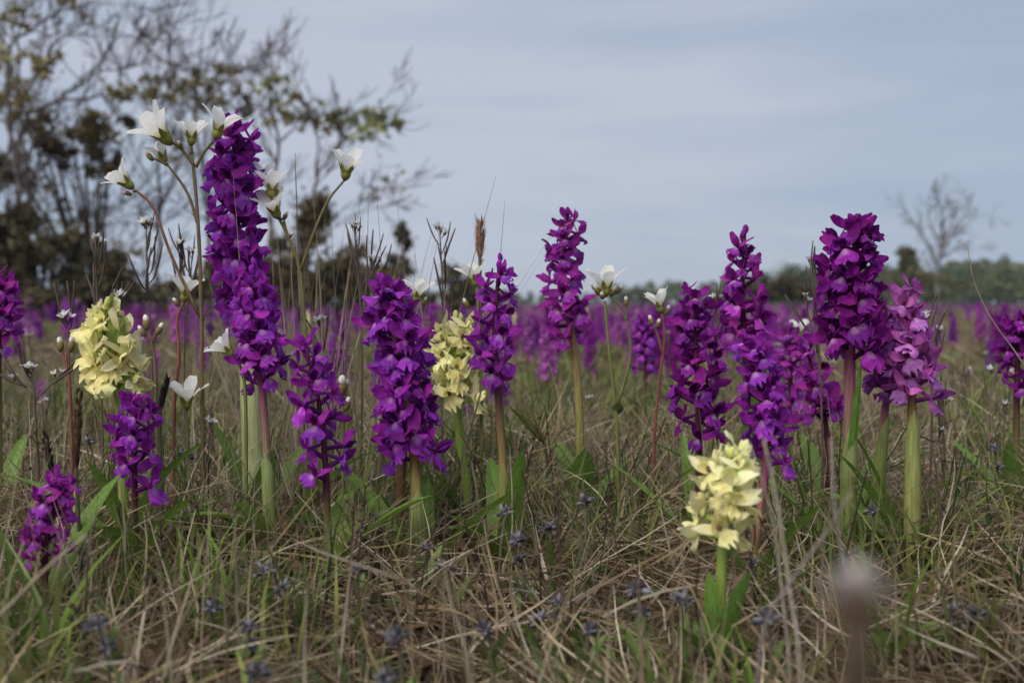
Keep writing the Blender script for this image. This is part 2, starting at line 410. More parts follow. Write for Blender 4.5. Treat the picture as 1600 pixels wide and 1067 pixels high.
evergreen('pine_tree', 'dark evergreen with ragged clumps of needles between bare thorn trees', 150, 12.0, [(130, 215, 55, 38), (65, 205, 40, 30), (165, 260, 30, 40), (20, 275, 45, 35), (95, 240, 35, 25)], 5200, (0.16, 0.12, 0.055), 3, 0.034, 'tree', stems=10)
evergreen('juniper_bush', 'low dark juniper thicket under the tall thorn tree', 60, 10.5, [(20, 450, 70, 50), (110, 455, 70, 45), (0, 395, 60, 60), (190, 465, 60, 35), (60, 400, 60, 50), (-60, 420, 80, 70), (150, 410, 40, 35), (-20, 350, 50, 40), (90, 385, 40, 40), (30, 350, 45, 35), (185, 435, 50, 40)], 19000, DARK, 4, 0.038)
evergreen('juniper_bush', 'broad dark juniper beneath the slender green-tufted tree', 500, 11.5, [(480, 345, 40, 50), (470, 420, 70, 55), (540, 430, 60, 45), (395, 450, 60, 40), (300, 460, 70, 40), (420, 430, 50, 40), (350, 440, 40, 40), (480, 468, 60, 30), (545, 466, 50, 32), (430, 468, 50, 30), (595, 468, 45, 26)], 16000, (0.13, 0.105, 0.06), 6, 0.038)
evergreen('juniper_bush', 'narrow upright dark juniper against the open sky', 625, 13.0, [(627, 370, 17, 26), (622, 415, 22, 30), (612, 445, 34, 28), (628, 466, 45, 24)], 3000, DARK, 7, 0.036)
evergreen('juniper_bush', 'small rounded dark juniper behind the red grass plume', 715, 14.0, [(712, 425, 20, 20), (720, 448, 34, 22), (760, 462, 34, 16), (718, 468, 45, 18)], 2800, DARK, 9, 0.036)
evergreen('juniper_bush', 'brownish spreading shrub between the broad juniper and the upright one', 570, 12.5, [(560, 435, 50, 32), (600, 450, 50, 25)], 1800, (0.15, 0.115, 0.06), 12, 0.045)
evergreen('juniper_bush', 'wide dark juniper clump in front of the far tree line', 1235, 30.0, [(1235, 450, 48, 22), (1215, 455, 50, 18), (1270, 460, 40, 16)], 1800, (0.095, 0.08, 0.042), 14, 0.09)
evergreen('shrub', 'pale olive shrub below the lone bare tree', 1425, 42.0, [(1420, 430, 30, 36), (1418, 405, 16, 22), (1450, 448, 50, 24)], 1700, (0.12, 0.115, 0.05), 15, 0.11)
limb_tree('bare_tree', 'lone leafless tree with spreading crown above the far tree line', 1466, 55.0,
    [([(1466, 485), (1464, 420), (1470, 395), (1474, 350), (1468, 315)], 1.0), ([(1465, 425), (1450, 385), (1430, 352), (1418, 335)], .55), ([(1468, 400), (1486, 365), (1506, 340), (1532, 335)], .6), ([(1468, 405), (1495, 388), (1520, 388)], .4), ([(1472, 380), (1492, 335), (1500, 312)], .5), ([(1470, 390), (1452, 345), (1450, 318)], .5)], 44, rad=.13, twig=(2, .75), every=.22, barkcol=(0.25, 0.24, 0.26), minr=.009, up=.05, bias=Vector((0, 0, 0)), nchild=(3, 4))

# the far line of low trees: every one a thing of its own
def far_tree_mesh(seed, col, rnd):
    lb = MB(); rnd = random.Random(seed)
    subs = [(Vector((rnd.uniform(-1, 1), rnd.uniform(-1, 1), rnd.uniform(0.5, 2.6))), rnd.uniform(0.5, 0.95), rnd.uniform(0.7, 1.3)) for k in range(9)]
    subs.append((Vector((0, 0, 2.7)), 0.55, 1.0)); subs.append((Vector((0, 0, 0.9)), 1.2, 1.0))
    for i in range(700):
        c, r_, k = rnd.choice(subs); p = c + rvec(rnd) * r_ * rnd.random() ** 0.4
        p.z = max(p.z, 0.05); cc = vary(col, rnd); leaf_card(lb, p, rnd.uniform(0.12, 0.26), rnd, (cc[0] * k, cc[1] * k, cc[2] * k))
    tb = MB(); tb.tube([Vector((0, 0, -0.1)), Vector((0.05, 0, 1.2)), Vector((0, 0, 2.6))], [0.12, 0.09, 0.04], (0.09, 0.075, 0.06), 5)
    return lb.mesh('crown', M_TWIGLEAF, False), tb.mesh('trunk', M_BARK)
rnd = random.Random(77)
FT = [far_tree_mesh(100 + i, c, rnd) for i, c in enumerate([(0.10, 0.14, 0.05), (0.12, 0.15, 0.05), (0.14, 0.14, 0.055), (0.09, 0.12, 0.05)])]
def far_tree(px, d, top_py, i):
    b = foot(px, d); h = (HORIZON - top_py) / F * d + CAMH
    t = empty('far_tree', b); s = h / 3.3
    t.scale = (s * rnd.uniform(0.9, 1.5), s * 1.1, s); t.rotation_euler = (0, 0, rnd.uniform(0, 6.28))
    c, tr = FT[i % 4]
    inst('trunk', tr, t); inst('crown', c, t)
    tag(t, ('low %s tree in the far line below the lone bare tree' if px > 960 else 'tiny %s tree on the far horizon beyond the junipers') % ('dark green', 'yellow-green', 'olive', 'blue-green')[i % 4], 'tree', 'far trees beyond the meadow')
px = 960.0; k = 0
while px < 1800:
    top = 444 if px < 1130 else (430 if px < 1220 else 416)
    if px > 1480: top = 409
    far_tree(px, rnd.uniform(85, 130), top + rnd.uniform(-8, 8), k); k += 1
    px += rnd.uniform(9, 17)
px = -160.0
while px < 960:
    far_tree(px, rnd.uniform(120, 170), 459 + rnd.uniform(-5, 5), k); k += 1
    px += rnd.uniform(12, 26)

# ------------------------------------------------------------------ the flower of the purple and the cream orchid
def oval(u): return max(0.06, math.sin(math.pi * min(1, 0.10 + 0.90 * u)) ** 0.62)
def pointed(u): return max(0.04, math.sin(math.pi * min(1, (0.12 + 0.88 * u))) ** 0.8 * (1.12 - 0.45 * u))
def sepal_prof(u): return max(0.12, math.sin(math.pi * (0.13 + 0.80 * u)) ** 0.7)
def blade_prof(u): return max(0.03, (min(1, 0.5 + u * 1.6)) * (1 - u ** 3.2) ** 0.7)
def lip_prof(u): return 0.32 + 0.68 * min(1, u / 0.42) if u < 0.42 else 1.0 - 0.42 * ((u - 0.42) / 0.58) ** 1.6
def lip_notch(u, v):
    if u < 0.5: return 0
    a = abs(v); k = (u - 0.5) / 0.5
    return k * (0.20 * math.cos(a * 7.6) + (0.07 if a < .2 else 0) - 0.16 * a * a - 0.07)
MM = 0.001
def floret_meshes(seed, mat, yellow=False):
    """ovary with spur, three-lobed lip, hood, two side sepals; the flower's foot is the origin, it looks along +y"""
    r = random.Random(seed); V = Vector
    j = lambda a: r.uniform(-a, a)
    ov = MB(); c0 = (0.55, 0.5, 0.5) if not yellow else (0.62, 0.85, 0.45)
    ov.tube(catmull([V((0, -1.5, -1)) * MM, V((j(.6), 4, 1.6)) * MM, V((0, 9.6, 3.6)) * MM], 5), [1.0 * MM, 1.25 * MM, 1.3 * MM, 1.25 * MM, 1.3 * MM], c0, 6)
    ov.tube(catmull([V((0, 10, 3.4)) * MM, V((j(1), 5.5, 5.0 + j(1))) * MM, V((j(1.5), 1.0, 7.5 + j(1.5))) * MM], 5), [1.3 * MM, 1.05 * MM, 0.95 * MM, 0.9 * MM, 0.6 * MM], (0.95, 0.9, 0.95), 6)
    ov.blob(V((0, 10.4, 4.6)) * MM, 1.3 * MM, 1.6 * MM, (0.35, 0.2, 0.2), V((0, .5, 1)), 6, 4)
    lip = MB(); base = V((0, 10, 3.0)) * MM
    def lc(u, v):
        k = min(1, 1.6 * max(0.0, 1 - u * 2.1)) * max(0, 1 - abs(v) * 1.35)
        dots = 0.5 + 0.5 * math.sin(u * 41 + 3 * abs(v) * 9)
        if yellow: return (1.0, 1.0, 0.95, 1 - 0.75 * max(0, 1 - abs(u - 0.42) * 3.2) * max(0, 1 - abs(v) * 1.3) * (0.55 + 0.45 * dots))
        return ((0.9 + 0.3 * u) * (1.1 if abs(v) > .7 else 1), 0.7 + 1.2 * u, 1.05 + .3 * u, 1 - 0.95 * k * (0.6 + 0.4 * dots))
    lip.petal(base, V((j(.08), 0.62, -0.75)), V((0, 0.8, 0.6)), (9.0 + j(1.2)) * MM, (12.0 + j(2)) * MM, lip_prof, bend=-(0.35 + j(.45)), cup=-(0.30 + j(.16)), nu=8, nv=12, col=lc, wave=0.025, ruffle=0.13, notch=lip_notch, rnd=r)
    hood = MB(); hb = V((0, 9.6, 4.8)) * MM
    hc = (lambda u, v: (0.98, 1.0 - 0.04 * u, 0.95)) if yellow else (lambda u, v: (0.85 - 0.15 * u, 0.7, 0.72))
    hood.petal(hb, V((j(.1), 0.30 + j(.15), 0.95)), V((0, 1, -.25)), (7.6 + j(.8)) * MM, 5.2 * MM, oval, bend=0.95 + j(.3), cup=0.35, nu=4, nv=3, col=hc, rnd=r)
    for s in (-1, 1):
        hood.petal(hb + V((s * 1.0, 0.2, -0.4)) * MM, V((s * (0.5 + j(.12)), 0.55, 0.75)), V((-s * 0.5, 0.8, -.5)), (6.4 + j(.6)) * MM, 4.6 * MM, oval, bend=0.8 + j(.25), cup=0.3, nu=4, nv=2, col=hc, rnd=r)
    sep = []
    for s in (-1, 1):
        m = MB(); dd = V((s * (0.80 + j(.2)), -0.05 + j(.35), 0.62 + j(.35)))
        m.petal(V((s * 1.2, 9.4, 4.0)) * MM, dd, V((-s * 0.3, 0.9, 0.1 + j(.4))), (12.0 + j(1.2)) * MM, (5.2 + j(.8)) * (1.15 if yellow else 1) * MM, (oval if yellow else sepal_prof), bend=0.35 + j(.8), cup=0.22, nu=6, nv=4, col=(lambda u, v: (1.0, 1.0, 1.0 + 0.25 * u)) if yellow else (lambda u, v: (1.35 - .5 * u, 1.6 - 1.1 * u, 1.15 - .4 * u)), twist=s * (0.3 + j(.7)), wave=0.03, ruffle=0.09, rnd=r)
        sep.append(m)
    return (ov.mesh('flower', mat), lip.mesh('lip', mat), hood.mesh('hood', mat), [m.mesh('sepal', mat) for m in sep])

FLP = [floret_meshes(200 + i, M_PURPLE) for i in range(7)]
FLY = [floret_meshes(300 + i, M_YELLOW, True) for i in range(5)]
def bud_mesh(mat, c):
    b = MB(); b.tube(catmull([Vector((0, -1, 0)) * MM, Vector((0, 3, 2)) * MM, Vector((0, 6, 5)) * MM], 4), [0.9 * MM] * 4, (0.55, 0.5, 0.5), 5)
    b.blob(Vector((0, 7.0, 7.2)) * MM, 2.3 * MM, 4.2 * MM, c, Vector((0, 0.55, 1)), 7, 5, 0.1)
    return b.mesh('bud', mat)
BUDP, BUDY = bud_mesh(M_PURPLE, (0.9, 0.8, 0.85)), bud_mesh(M_YELLOW, (0.9, 1.0, 0.75))
def bract_mesh():
    b = MB(); b.petal(Vector((0, 0, 0)), Vector((0, 0.55, 0.85)), Vector((0, -1, 0.5)), 0.021, 0.0062, pointed, bend=0.25, cup=0.5, nu=5, nv=3, col=lambda u, v: (0.23 + 0.1 * u, 0.32 + 0.06 * u, 0.075))
    return b.mesh('bract', M_LEAF)
BRACT = bract_mesh()

MAROON, PINKST, GREENST, OCHRE, PALEG = (0.085, 0.018, 0.035), (0.24, 0.06, 0.12), (0.22, 0.27, 0.07), (0.30, 0.20, 0.065), (0.34, 0.37, 0.16)

def stem_path(pts, base_px, d, n=22):
    b = foot(base_px, d)
    P = [at(x, y, d) for x, y in pts] + [b + Vector((0, 0, -0.006))]
    return b, [p for p in reversed(catmull(P, n))]

def lerp3(a, b, t): return tuple(a[i] + (b[i] - a[i]) * t for i in range(3))

def path_at(path, f):
    t = max(0, min(0.9999, f)) * (len(path) - 1); i = int(t)
    return path[i].lerp(path[i + 1], t - i), (path[i + 1] - path[i]).normalized()

def leaf_part(parent, p, az, length, width, lean, bend, c0, c1, fold=0.35, twist=0.0, name='leaf', rnd=random):
    dd = Vector((math.cos(az) * math.sin(lean), math.sin(az) * math.sin(lean), math.cos(lean)))
    nn = Vector((math.cos(az) * math.cos(lean), math.sin(az) * math.cos(lean), -math.sin(lean)))
    m = MB(); m.petal(p, dd, nn, length, width, blade_prof, bend=-bend * -1, cup=0, fold=-fold, nu=9, nv=4, col=lambda u, v: lerp3(c0, c1, u) if abs(v) > 0.3 else lerp3(c0, (c1[0] * 1.2, c1[1] * 1.2, c1[2] * 1.1), u), twist=twist, wave=0.01, rnd=rnd)
    return m.build(name, M_LEAF, parent)

def sheath_part(parent, path, f0, f1, r, c0, c1, open_az=-1.57):
    """a pale leaf that wraps round the stem and ends in a point on one side"""
    m = MB(); n, k = 10, 8; b0 = 0
    for i in range(n + 1):
        u = i / n; p, t = path_at(path, f0 + (f1 - f0) * u)
        span = 2.55 * (1 - 0.95 * max(0, (u - 0.55) / 0.45) ** 1.5)
        rr = r * (1 - 0.28 * u)
        for j in range(k + 1):
            a = open_az + span * (2 * j / k - 1)
            m.v.append(p + Vector((math.cos(a) * rr, math.sin(a) * rr, 0)))
            cc = lerp3(c0, c1, u)
            m.c.append(cc)
    for i in range(n):
        for j in range(k):
            q = i * (k + 1) + j; m.f.append((q, q + 1, q + k + 2, q + k + 1))
    return m.build('leaf', M_LEAF, parent)

def frame_out(p, out, up, s, roll=0.0):
    """matrix whose +y looks along out, +z near up, scaled"""
    y = out.normalized(); x = y.cross(up).normalized(); z = x.cross(y)
    q = Matrix((x, y, z)).transposed()
    q = Matrix.Rotation(roll, 3, y) @ q
    return Matrix.Translation(p) @ q.to_4x4() @ Matrix.Scale(s, 4)

def orchid(label, pts, base_px, d, spike_bot, hw, n, seed, color=(0.20, 0.018, 0.24), stemcols=(MAROON, MAROON, GREENST), yellow=False, droop=0.1, stem_r=0.0030, leaves=(), sheaths=(), buds=0.12, az0=None, name=None, bracts=False, group=None, fscale=None):
    rnd = random.Random(seed)
    b, wp = stem_path(pts, base_px, d)
    root = empty(name or ('cream_orchid' if yellow else 'purple_orchid'), b)
    path = [p - b for p in wp]
    top_z = path[-1].z; bot = at(base_px, spike_bot, d).z - b.z
    f_bot = next((i for i, p in enumerate(path) if p.z >= bot), len(path) - 2) / (len(path) - 1)
    nP = len(path); cols, rad = [], []
    for i in range(nP):
        f = i / (nP - 1)
        if f < f_bot: c = lerp3(stemcols[2], stemcols[1], min(1, (f / max(f_bot, 0.01)) ** 1.3))
        else: c = lerp3(stemcols[1], stemcols[0], min(1, (f - f_bot) / 0.08))
        cols.append(c); rad.append(stem_r * (1.15 - 0.25 * min(1, f / max(f_bot, .01))) if f < f_bot else stem_r * 0.9 * (1 - 0.6 * (f - f_bot) / (1 - f_bot)))
    MB().tube(path, rad, cols, 9).build('stem', M_STEM, root)
    reach = hw / F * d; sc = fscale or reach / 0.0177
    fl = FLY if yellow else FLP; az = az0 if az0 is not None else rnd.uniform(0, 6.28)
    n = max(9, int(n * 1.2))
    for i in range(n):
        g = (i + 0.5) / n; f = f_bot + (1 - f_bot) * (g ** 0.96) * 0.985
        p, t = path_at(path, f)
        az += 2.399 + rnd.uniform(-0.6, 0.6)
        s = sc * (1.05 - 0.28 * g ** 2.2) * rnd.uniform(0.80, 1.16)
        el = droop + 0.55 * max(0, g - 0.55) / 0.45 + rnd.uniform(-0.32, 0.32)
        o_ = Vector((math.cos(az) * math.cos(el), math.sin(az) * math.cos(el), math.sin(el)))
        tint = 1 + rnd.uniform(-0.16, 0.16); ccol = tuple(min(1, c * tint) for c in color)
        mt = frame_out(p, o_, Vector((t.x * 0.6, t.y * 0.6, 1)), s, rnd.uniform(-0.7, 0.7))
        if g > 1 - buds and rnd.random() < 0.7:
            inst('bud', BUDY if yellow else BUDP, root, frame_out(p, (o_ + Vector((0, 0, .4))), Vector((0, 0, 1)), s * 0.95, rnd.uniform(-.4, .4)), ccol); continue
        ov, lip, hood, sep = rnd.choice(fl)
        fo = inst('flower', ov, root, mt, ccol)
        inst('lip', lip, fo, None, ccol); inst('hood', hood, fo, None, ccol)
        for sm in sep: inst('sepal', sm, fo, None, ccol)
        if bracts and rnd.random() < bracts:
            inst('bract', BRACT, root, frame_out(p - Vector((0, 0, .002)), Vector((o_.x, o_.y, 0.1)), Vector((0, 0, 1)), s * rnd.uniform(0.75, 1.25)))
    for (f, az_, ln, w, lean, bend, c0, c1) in leaves:
        p, t = path_at(path, f); leaf_part(root, p, az_, ln, w, lean, bend, c0, c1, rnd=rnd)
    for (f0, f1, r_, c0, c1, oa) in sheaths:
        sheath_part(root, path, f0, f1, r_, c0, c1, oa)
    tag(root, label, 'orchid', group)
    return root

LG, LG2, PG = (0.19, 0.25, 0.06), (0.145, 0.26, 0.045), (0.62, 0.66, 0.36)
VIO, MAG, DEEP, PINK = (0.345, 0.036, 0.44), (0.375, 0.038, 0.41), (0.28, 0.020, 0.32), (0.55, 0.15, 0.55)
def basal(seed, n=4, lo=0.07, hi=0.125, w=0.019):
    r = random.Random(seed)
    return [(0.02, r.uniform(0, 6.28), r.uniform(lo, hi), r.uniform(w * .7, w * 1.15), r.uniform(0.2, 0.75), r.uniform(0.2, 1.0), LG, LG2) for k in range(n)]

orchid('tallest purple orchid, its long dense spike rising beside the white saxifrage cluster', [(372, 200), (366, 330), (380, 480), (393, 640)], 398, 0.88, 520, 54, 46, 1, VIO, (MAROON, PINKST, PALEG), stem_r=0.0034, sheaths=[(0.02, 0.44, 0.0096, PG, (0.55, 0.60, 0.28), -1.6)], leaves=basal(1, 3), az0=0.4)
orchid('purple orchid standing close against the foot of the tallest one, short crowded spike', [(396, 425), (402, 520), (412, 640), (420, 760)], 424, 0.80, 612, 44, 28, 2, VIO, (MAROON, PINKST, PALEG), sheaths=[(0.02, 0.36, 0.0062, LG, (0.34, 0.42, 0.17), -1.7)], leaves=[(0.10, 3.9, 0.080, 0.017, 0.75, 0.9, LG, (0.20, 0.30, 0.06))] + basal(2, 3))
orchid('sparse low purple orchid with open gaps between blooms, between two dense spikes', [(478, 545), (500, 640), (510, 760)], 511, 0.76, 775, 52, 14, 3, VIO, (MAROON, MAROON, GREENST), buds=0.05, leaves=basal(3, 3), stem_r=0.0026)
orchid('very dense stout purple orchid with ochre stem in front of the cream one', [(600, 455), (622, 560), (645, 690), (652, 800)], 658, 0.79, 725, 56, 46, 4, VIO, (OCHRE, OCHRE, PALEG), stem_r=0.0042, buds=0.06, sheaths=[(0.02, 0.33, 0.0075, LG, (0.36, 0.40, 0.16), -1.2)], leaves=basal(4, 4))
orchid('dark purple orchid with wine-red stem half hidden behind the dense ochre-stemmed one', [(648, 500), (640, 620), (628, 720)], 621, 0.85, 705, 42, 22, 5, DEEP, (MAROON, MAROON, OCHRE), stem_r=0.0038, leaves=basal(5, 3))
orchid('loose-flowered purple orchid on a tall wine-red stem beside the red grass plume', [(780, 412), (773, 520), (780, 640), (787, 760)], 787, 0.80, 612, 45, 15, 6, VIO, (MAROON, MAROON, (0.42, 0.34, 0.10)), stem_r=0.0030, buds=0.1, sheaths=[(0.02, 0.32, 0.0052, LG, (0.30, 0.30, 0.10), -1.4)], leaves=basal(6, 4, w=.018), droop=-0.02)
orchid('purple orchid with drooping hooded blooms on a yellow-green stem by the nodding saxifrage', [(888, 345), (880, 430), (896, 540), (905, 640)], 908, 0.98, 548, 40, 24, 7, MAG, (MAROON, (0.3, 0.16, 0.09), (0.33, 0.36, 0.10)), stem_r=0.0034, leaves=[(0.03, -1.4, 0.062, 0.024, 0.15, 0.25, LG2, LG2)] + basal(7, 3), droop=-0.15, buds=0.02)
orchid('spindly purple orchid with thin dark stem showing through its blooms', [(1082, 460), (1088, 560), (1092, 680)], 1094, 0.86, 712, 48, 21, 8, DEEP, (MAROON, MAROON, MAROON), leaves=basal(8, 3))
orchid('pointed purple orchid rising behind the spindly and the crowded ones', [(1163, 372), (1160, 470), (1166, 580)], 1172, 0.95, 575, 44, 20, 9, MAG, (MAROON, MAROON, GREENST), stem_r=0.0036, leaves=[(0.05, -1.2, 0.13, 0.024, 0.10, 0.15, LG2, LG2)] + basal(9, 2))
orchid('crowded purple orchid with low-hanging spike just behind the cream orchid in front', [(1172, 540), (1190, 620), (1197, 720), (1180, 850)], 1178, 0.75, 735, 46, 25, 10, VIO, (MAROON, PINKST, OCHRE), leaves=basal(10, 2), buds=0.02)
orchid('stout purple orchid with broad heavy spike and thick wine-coloured stem above pale sheaths', [(1338, 358), (1330, 450), (1328, 580), (1326, 760)], 1322, 0.80, 592, 57, 34, 11, DEEP, (MAROON, PINKST, PALEG), stem_r=0.0043, sheaths=[(0.02, 0.40, 0.0072, LG, (0.33, 0.36, 0.15), -1.3)], leaves=[(0.12, -1.2, 0.125, 0.0085, 0.09, 0.05, LG2, (0.13, 0.27, 0.05))] + basal(11, 2), buds=0.1)
orchid('pale pink-lilac orchid with a long pale green sheath on its ochre stem', [(1413, 465), (1424, 560), (1425, 640), (1426, 760)], 1427, 0.80, 640, 50, 22, 12, PINK, (PINKST, OCHRE, (0.34, 0.34, 0.10)), stem_r=0.0036, sheaths=[(0.02, 0.50, 0.0066, (0.36, 0.37, 0.13), (0.34, 0.38, 0.13), -1.57)], leaves=basal(12, 3), buds=0.1)
orchid('pinkish purple orchid with bright magenta stem squeezed between the stout and the pale one', [(1374, 490), (1388, 580), (1379, 680)], 1366, 0.84, 640, 40, 18, 13, (0.29, 0.045, 0.29), (PINKST, (0.26, 0.05, 0.14), PALEG), stem_r=0.0031, sheaths=[(0.02, 0.42, 0.0058, LG, (0.33, 0.36, 0.13), -1.0)], leaves=basal(13, 2))
orchid('small open purple orchid on a thin wine-red stem beside the stout one', [(1262, 545), (1280, 620), (1292, 680)], 1296, 0.93, 672, 42, 11, 14, MAG, (MAROON, MAROON, MAROON), stem_r=0.0024, leaves=basal(14, 2))
orchid('purple orchid in front of the low juniper thicket, spike of tight blooms', [(4, 440), (-2, 520)], -6, 0.97, 562, 34, 24, 15, MAG, leaves=basal(15, 3))
orchid('purple orchid next to the long bent grass stalk, short bushy spike', [(1593, 505), (1590, 570)], 1590, 0.97, 622, 34, 22, 16, DEEP, leaves=basal(16, 3))
orchid('short purple orchid growing right under the cream orchid with green bracts', [(212, 634), (210, 715)], 208, 0.76, 788, 46, 15, 17, VIO, stem_r=0.0024, leaves=basal(17, 4), buds=0.05)
orchid('lowest purple orchid, half sunk in dry grass beside the brown plantain spike', [(95, 757), (72, 850)], 64, 0.67, 886, 42, 16, 18, MAG, stem_r=0.0022, leaves=basal(18, 3), buds=0.05)
orchid('small distant purple orchid between two thin saxifrage stems', [(1010, 502), (1009, 560)], 1006, 1.55, 592, 24, 22, 19, VIO, leaves=basal(19, 2))
orchid('purple orchid in the gap behind the crowded and the small open one', [(1233, 520), (1236, 600)], 1236, 1.25, 655, 33, 17, 20, MAG, leaves=basal(20, 2))
CREAM = (0.95, 0.90, 0.48)
YG = (0.26, 0.34, 0.075)
orchid('cream orchid on a bright green stem, low in front of the crowded purple one', [(1142, 722), (1132, 800), (1127, 900), (1125, 1000)], 1124, 0.60, 858, 60, 19, 31, CREAM, (YG, YG, YG), yellow=True, stem_r=0.0030, buds=0.1, az0=-1.57, fscale=1.12, leaves=[(0.06, 4.15, 0.056, 0.012, 0.30, -0.1, LG2, (0.19, 0.34, 0.07)), (0.08, -1.05, 0.060, 0.015, 0.36, 0.1, LG2, (0.18, 0.32, 0.07)), (0.03, 3.9, 0.05, 0.012, 0.7, 0.3, LG2, LG2), (0.03, -0.8, 0.045, 0.012, 0.75, 0.3, LG2, LG2)])
orchid('cream orchid with large green bracts beside tall white saxifrage stems', [(163, 492), (175, 570), (188, 650)], 192, 0.80, 650, 48, 23, 32, CREAM, (YG, YG, YG), yellow=True, stem_r=0.0034, bracts=0.55, buds=0.12, fscale=1.45, leaves=[(0.58, -1.25, 0.046, 0.012, 0.16, 0.0, (0.27, 0.38, 0.08), (0.33, 0.43, 0.11)), (0.60, -0.75, 0.044, 0.010, 0.42, -0.1, (0.27, 0.38, 0.08), (0.33, 0.43, 0.11))] + basal(32, 3))
orchid('cream orchid half hidden behind the very dense purple spike', [(716, 510), (712, 600), (720, 700), (731, 770)], 735, 0.92, 640, 40, 20, 33, CREAM, (YG, YG, YG), yellow=True, stem_r=0.0040, bracts=0.3, fscale=1.4, leaves=basal(33, 5, 0.06, 0.1), buds=0.1)

# ------------------------------------------------------------------ white saxifrage
def sax_meshes(seed):
    r = random.Random(seed); V = Vector; opn = r.uniform(0.38, 0.72)
    pet = []
    for k in range(5):
        a = k * 1.2566 + r.uniform(-.12, .12); m = MB(); rad = V((math.cos(a), math.sin(a), 0))
        o_ = opn + r.uniform(-.15, .15)
        m.petal(rad * 1.8 * MM + V((0, 0, 4.5)) * MM, rad * math.sin(o_ * .75) + V((0, 0, math.cos(o_ * .75))), rad * math.cos(o_) * -1 + V((0, 0, math.sin(o_))), 16.0 * MM * r.uniform(.92, 1.06), 9.0 * MM, lambda u: max(0.52, min(1, 0.36 + u * 1.0) * (1 - u ** 5) ** 0.5), bend=-(0.45 + r.uniform(-.2, .25)), cup=0.22, nu=8, nv=4, col=lambda u, v: lerp3((0.70, 0.72, 0.30), (0.93, 0.93, 0.91), min(1, u * 2.3)), wave=0.012, rnd=r)
        pet.append(m.mesh('petal', M_WHITE))
    cx = MB(); g = (0.30, 0.33, 0.08)
    cx.tube([V((0, 0, -1)) * MM, V((0, 0, .6)) * MM, V((0, 0, 2.6)) * MM, V((0, 0, 4.4)) * MM, V((0, 0, 5.4)) * MM], [0.9 * MM, 2.4 * MM, 3.3 * MM, 3.1 * MM, 2.5 * MM], [(0.17, 0.13, 0.05), g, g, g, g], 8)
    for k in range(5):
        a = k * 1.2566 + 0.63; rad = V((math.cos(a), math.sin(a), 0))
        cx.petal(rad * 2.9 * MM + V((0, 0, 3.4)) * MM, rad * 0.35 + V((0, 0, 1)), -rad, 7.0 * MM, 3.4 * MM, pointed, bend=-0.15, cup=0.2, nu=3, nv=2, col=(0.27, 0.24, 0.07), rnd=r)
    st = MB()
    for k in range(7):
        a = k * .9; rad = V((math.cos(a), math.sin(a), 0)) * (1.2 + .6 * (k % 2))
        st.tube([rad * MM + V((0, 0, 4.5)) * MM, rad * 1.6 * MM + V((0, 0, 9)) * MM], 0.25 * MM, (0.6, 0.6, 0.25), 4)
        st.blob(rad * 1.6 * MM + V((0, 0, 9.2)) * MM, .6 * MM, .8 * MM, (0.75, 0.60, 0.12), None, 5, 3)
    return cx.mesh('flower', M_STEM), pet, st.mesh('stamens', M_WHITE)
SAX = [sax_meshes(400 + i) for i in range(5)]
def sax_bud():
    b = MB(); V = Vector
    b.tube([V((0, 0, -1)) * MM, V((0, 0, 1)) * MM, V((0, 0, 3.5)) * MM, V((0, 0, 5.5)) * MM], [.7 * MM, 2.0 * MM, 2.4 * MM, 1.9 * MM], [(0.2, 0.16, 0.06), (0.22, 0.20, 0.07), (0.22, 0.18, 0.07), (0.20, 0.12, 0.06)], 7)
    b.blob(V((0, 0, 6.3)) * MM, 1.75 * MM, 2.6 * MM, (0.82, 0.80, 0.72), None, 7, 5)
    return b.mesh('bud', M_STEM)
SAXBUD = sax_bud()

def frame_up(p, d, s, roll=0.0):
    z = d.normalized(); x = z.orthogonal().normalized(); y = z.cross(x)
    q = Matrix((x, y, z)).transposed() @ Matrix.Rotation(roll, 3, 'Z')
    return Matrix.Translation(p) @ q.to_4x4() @ Matrix.Scale(s, 4)

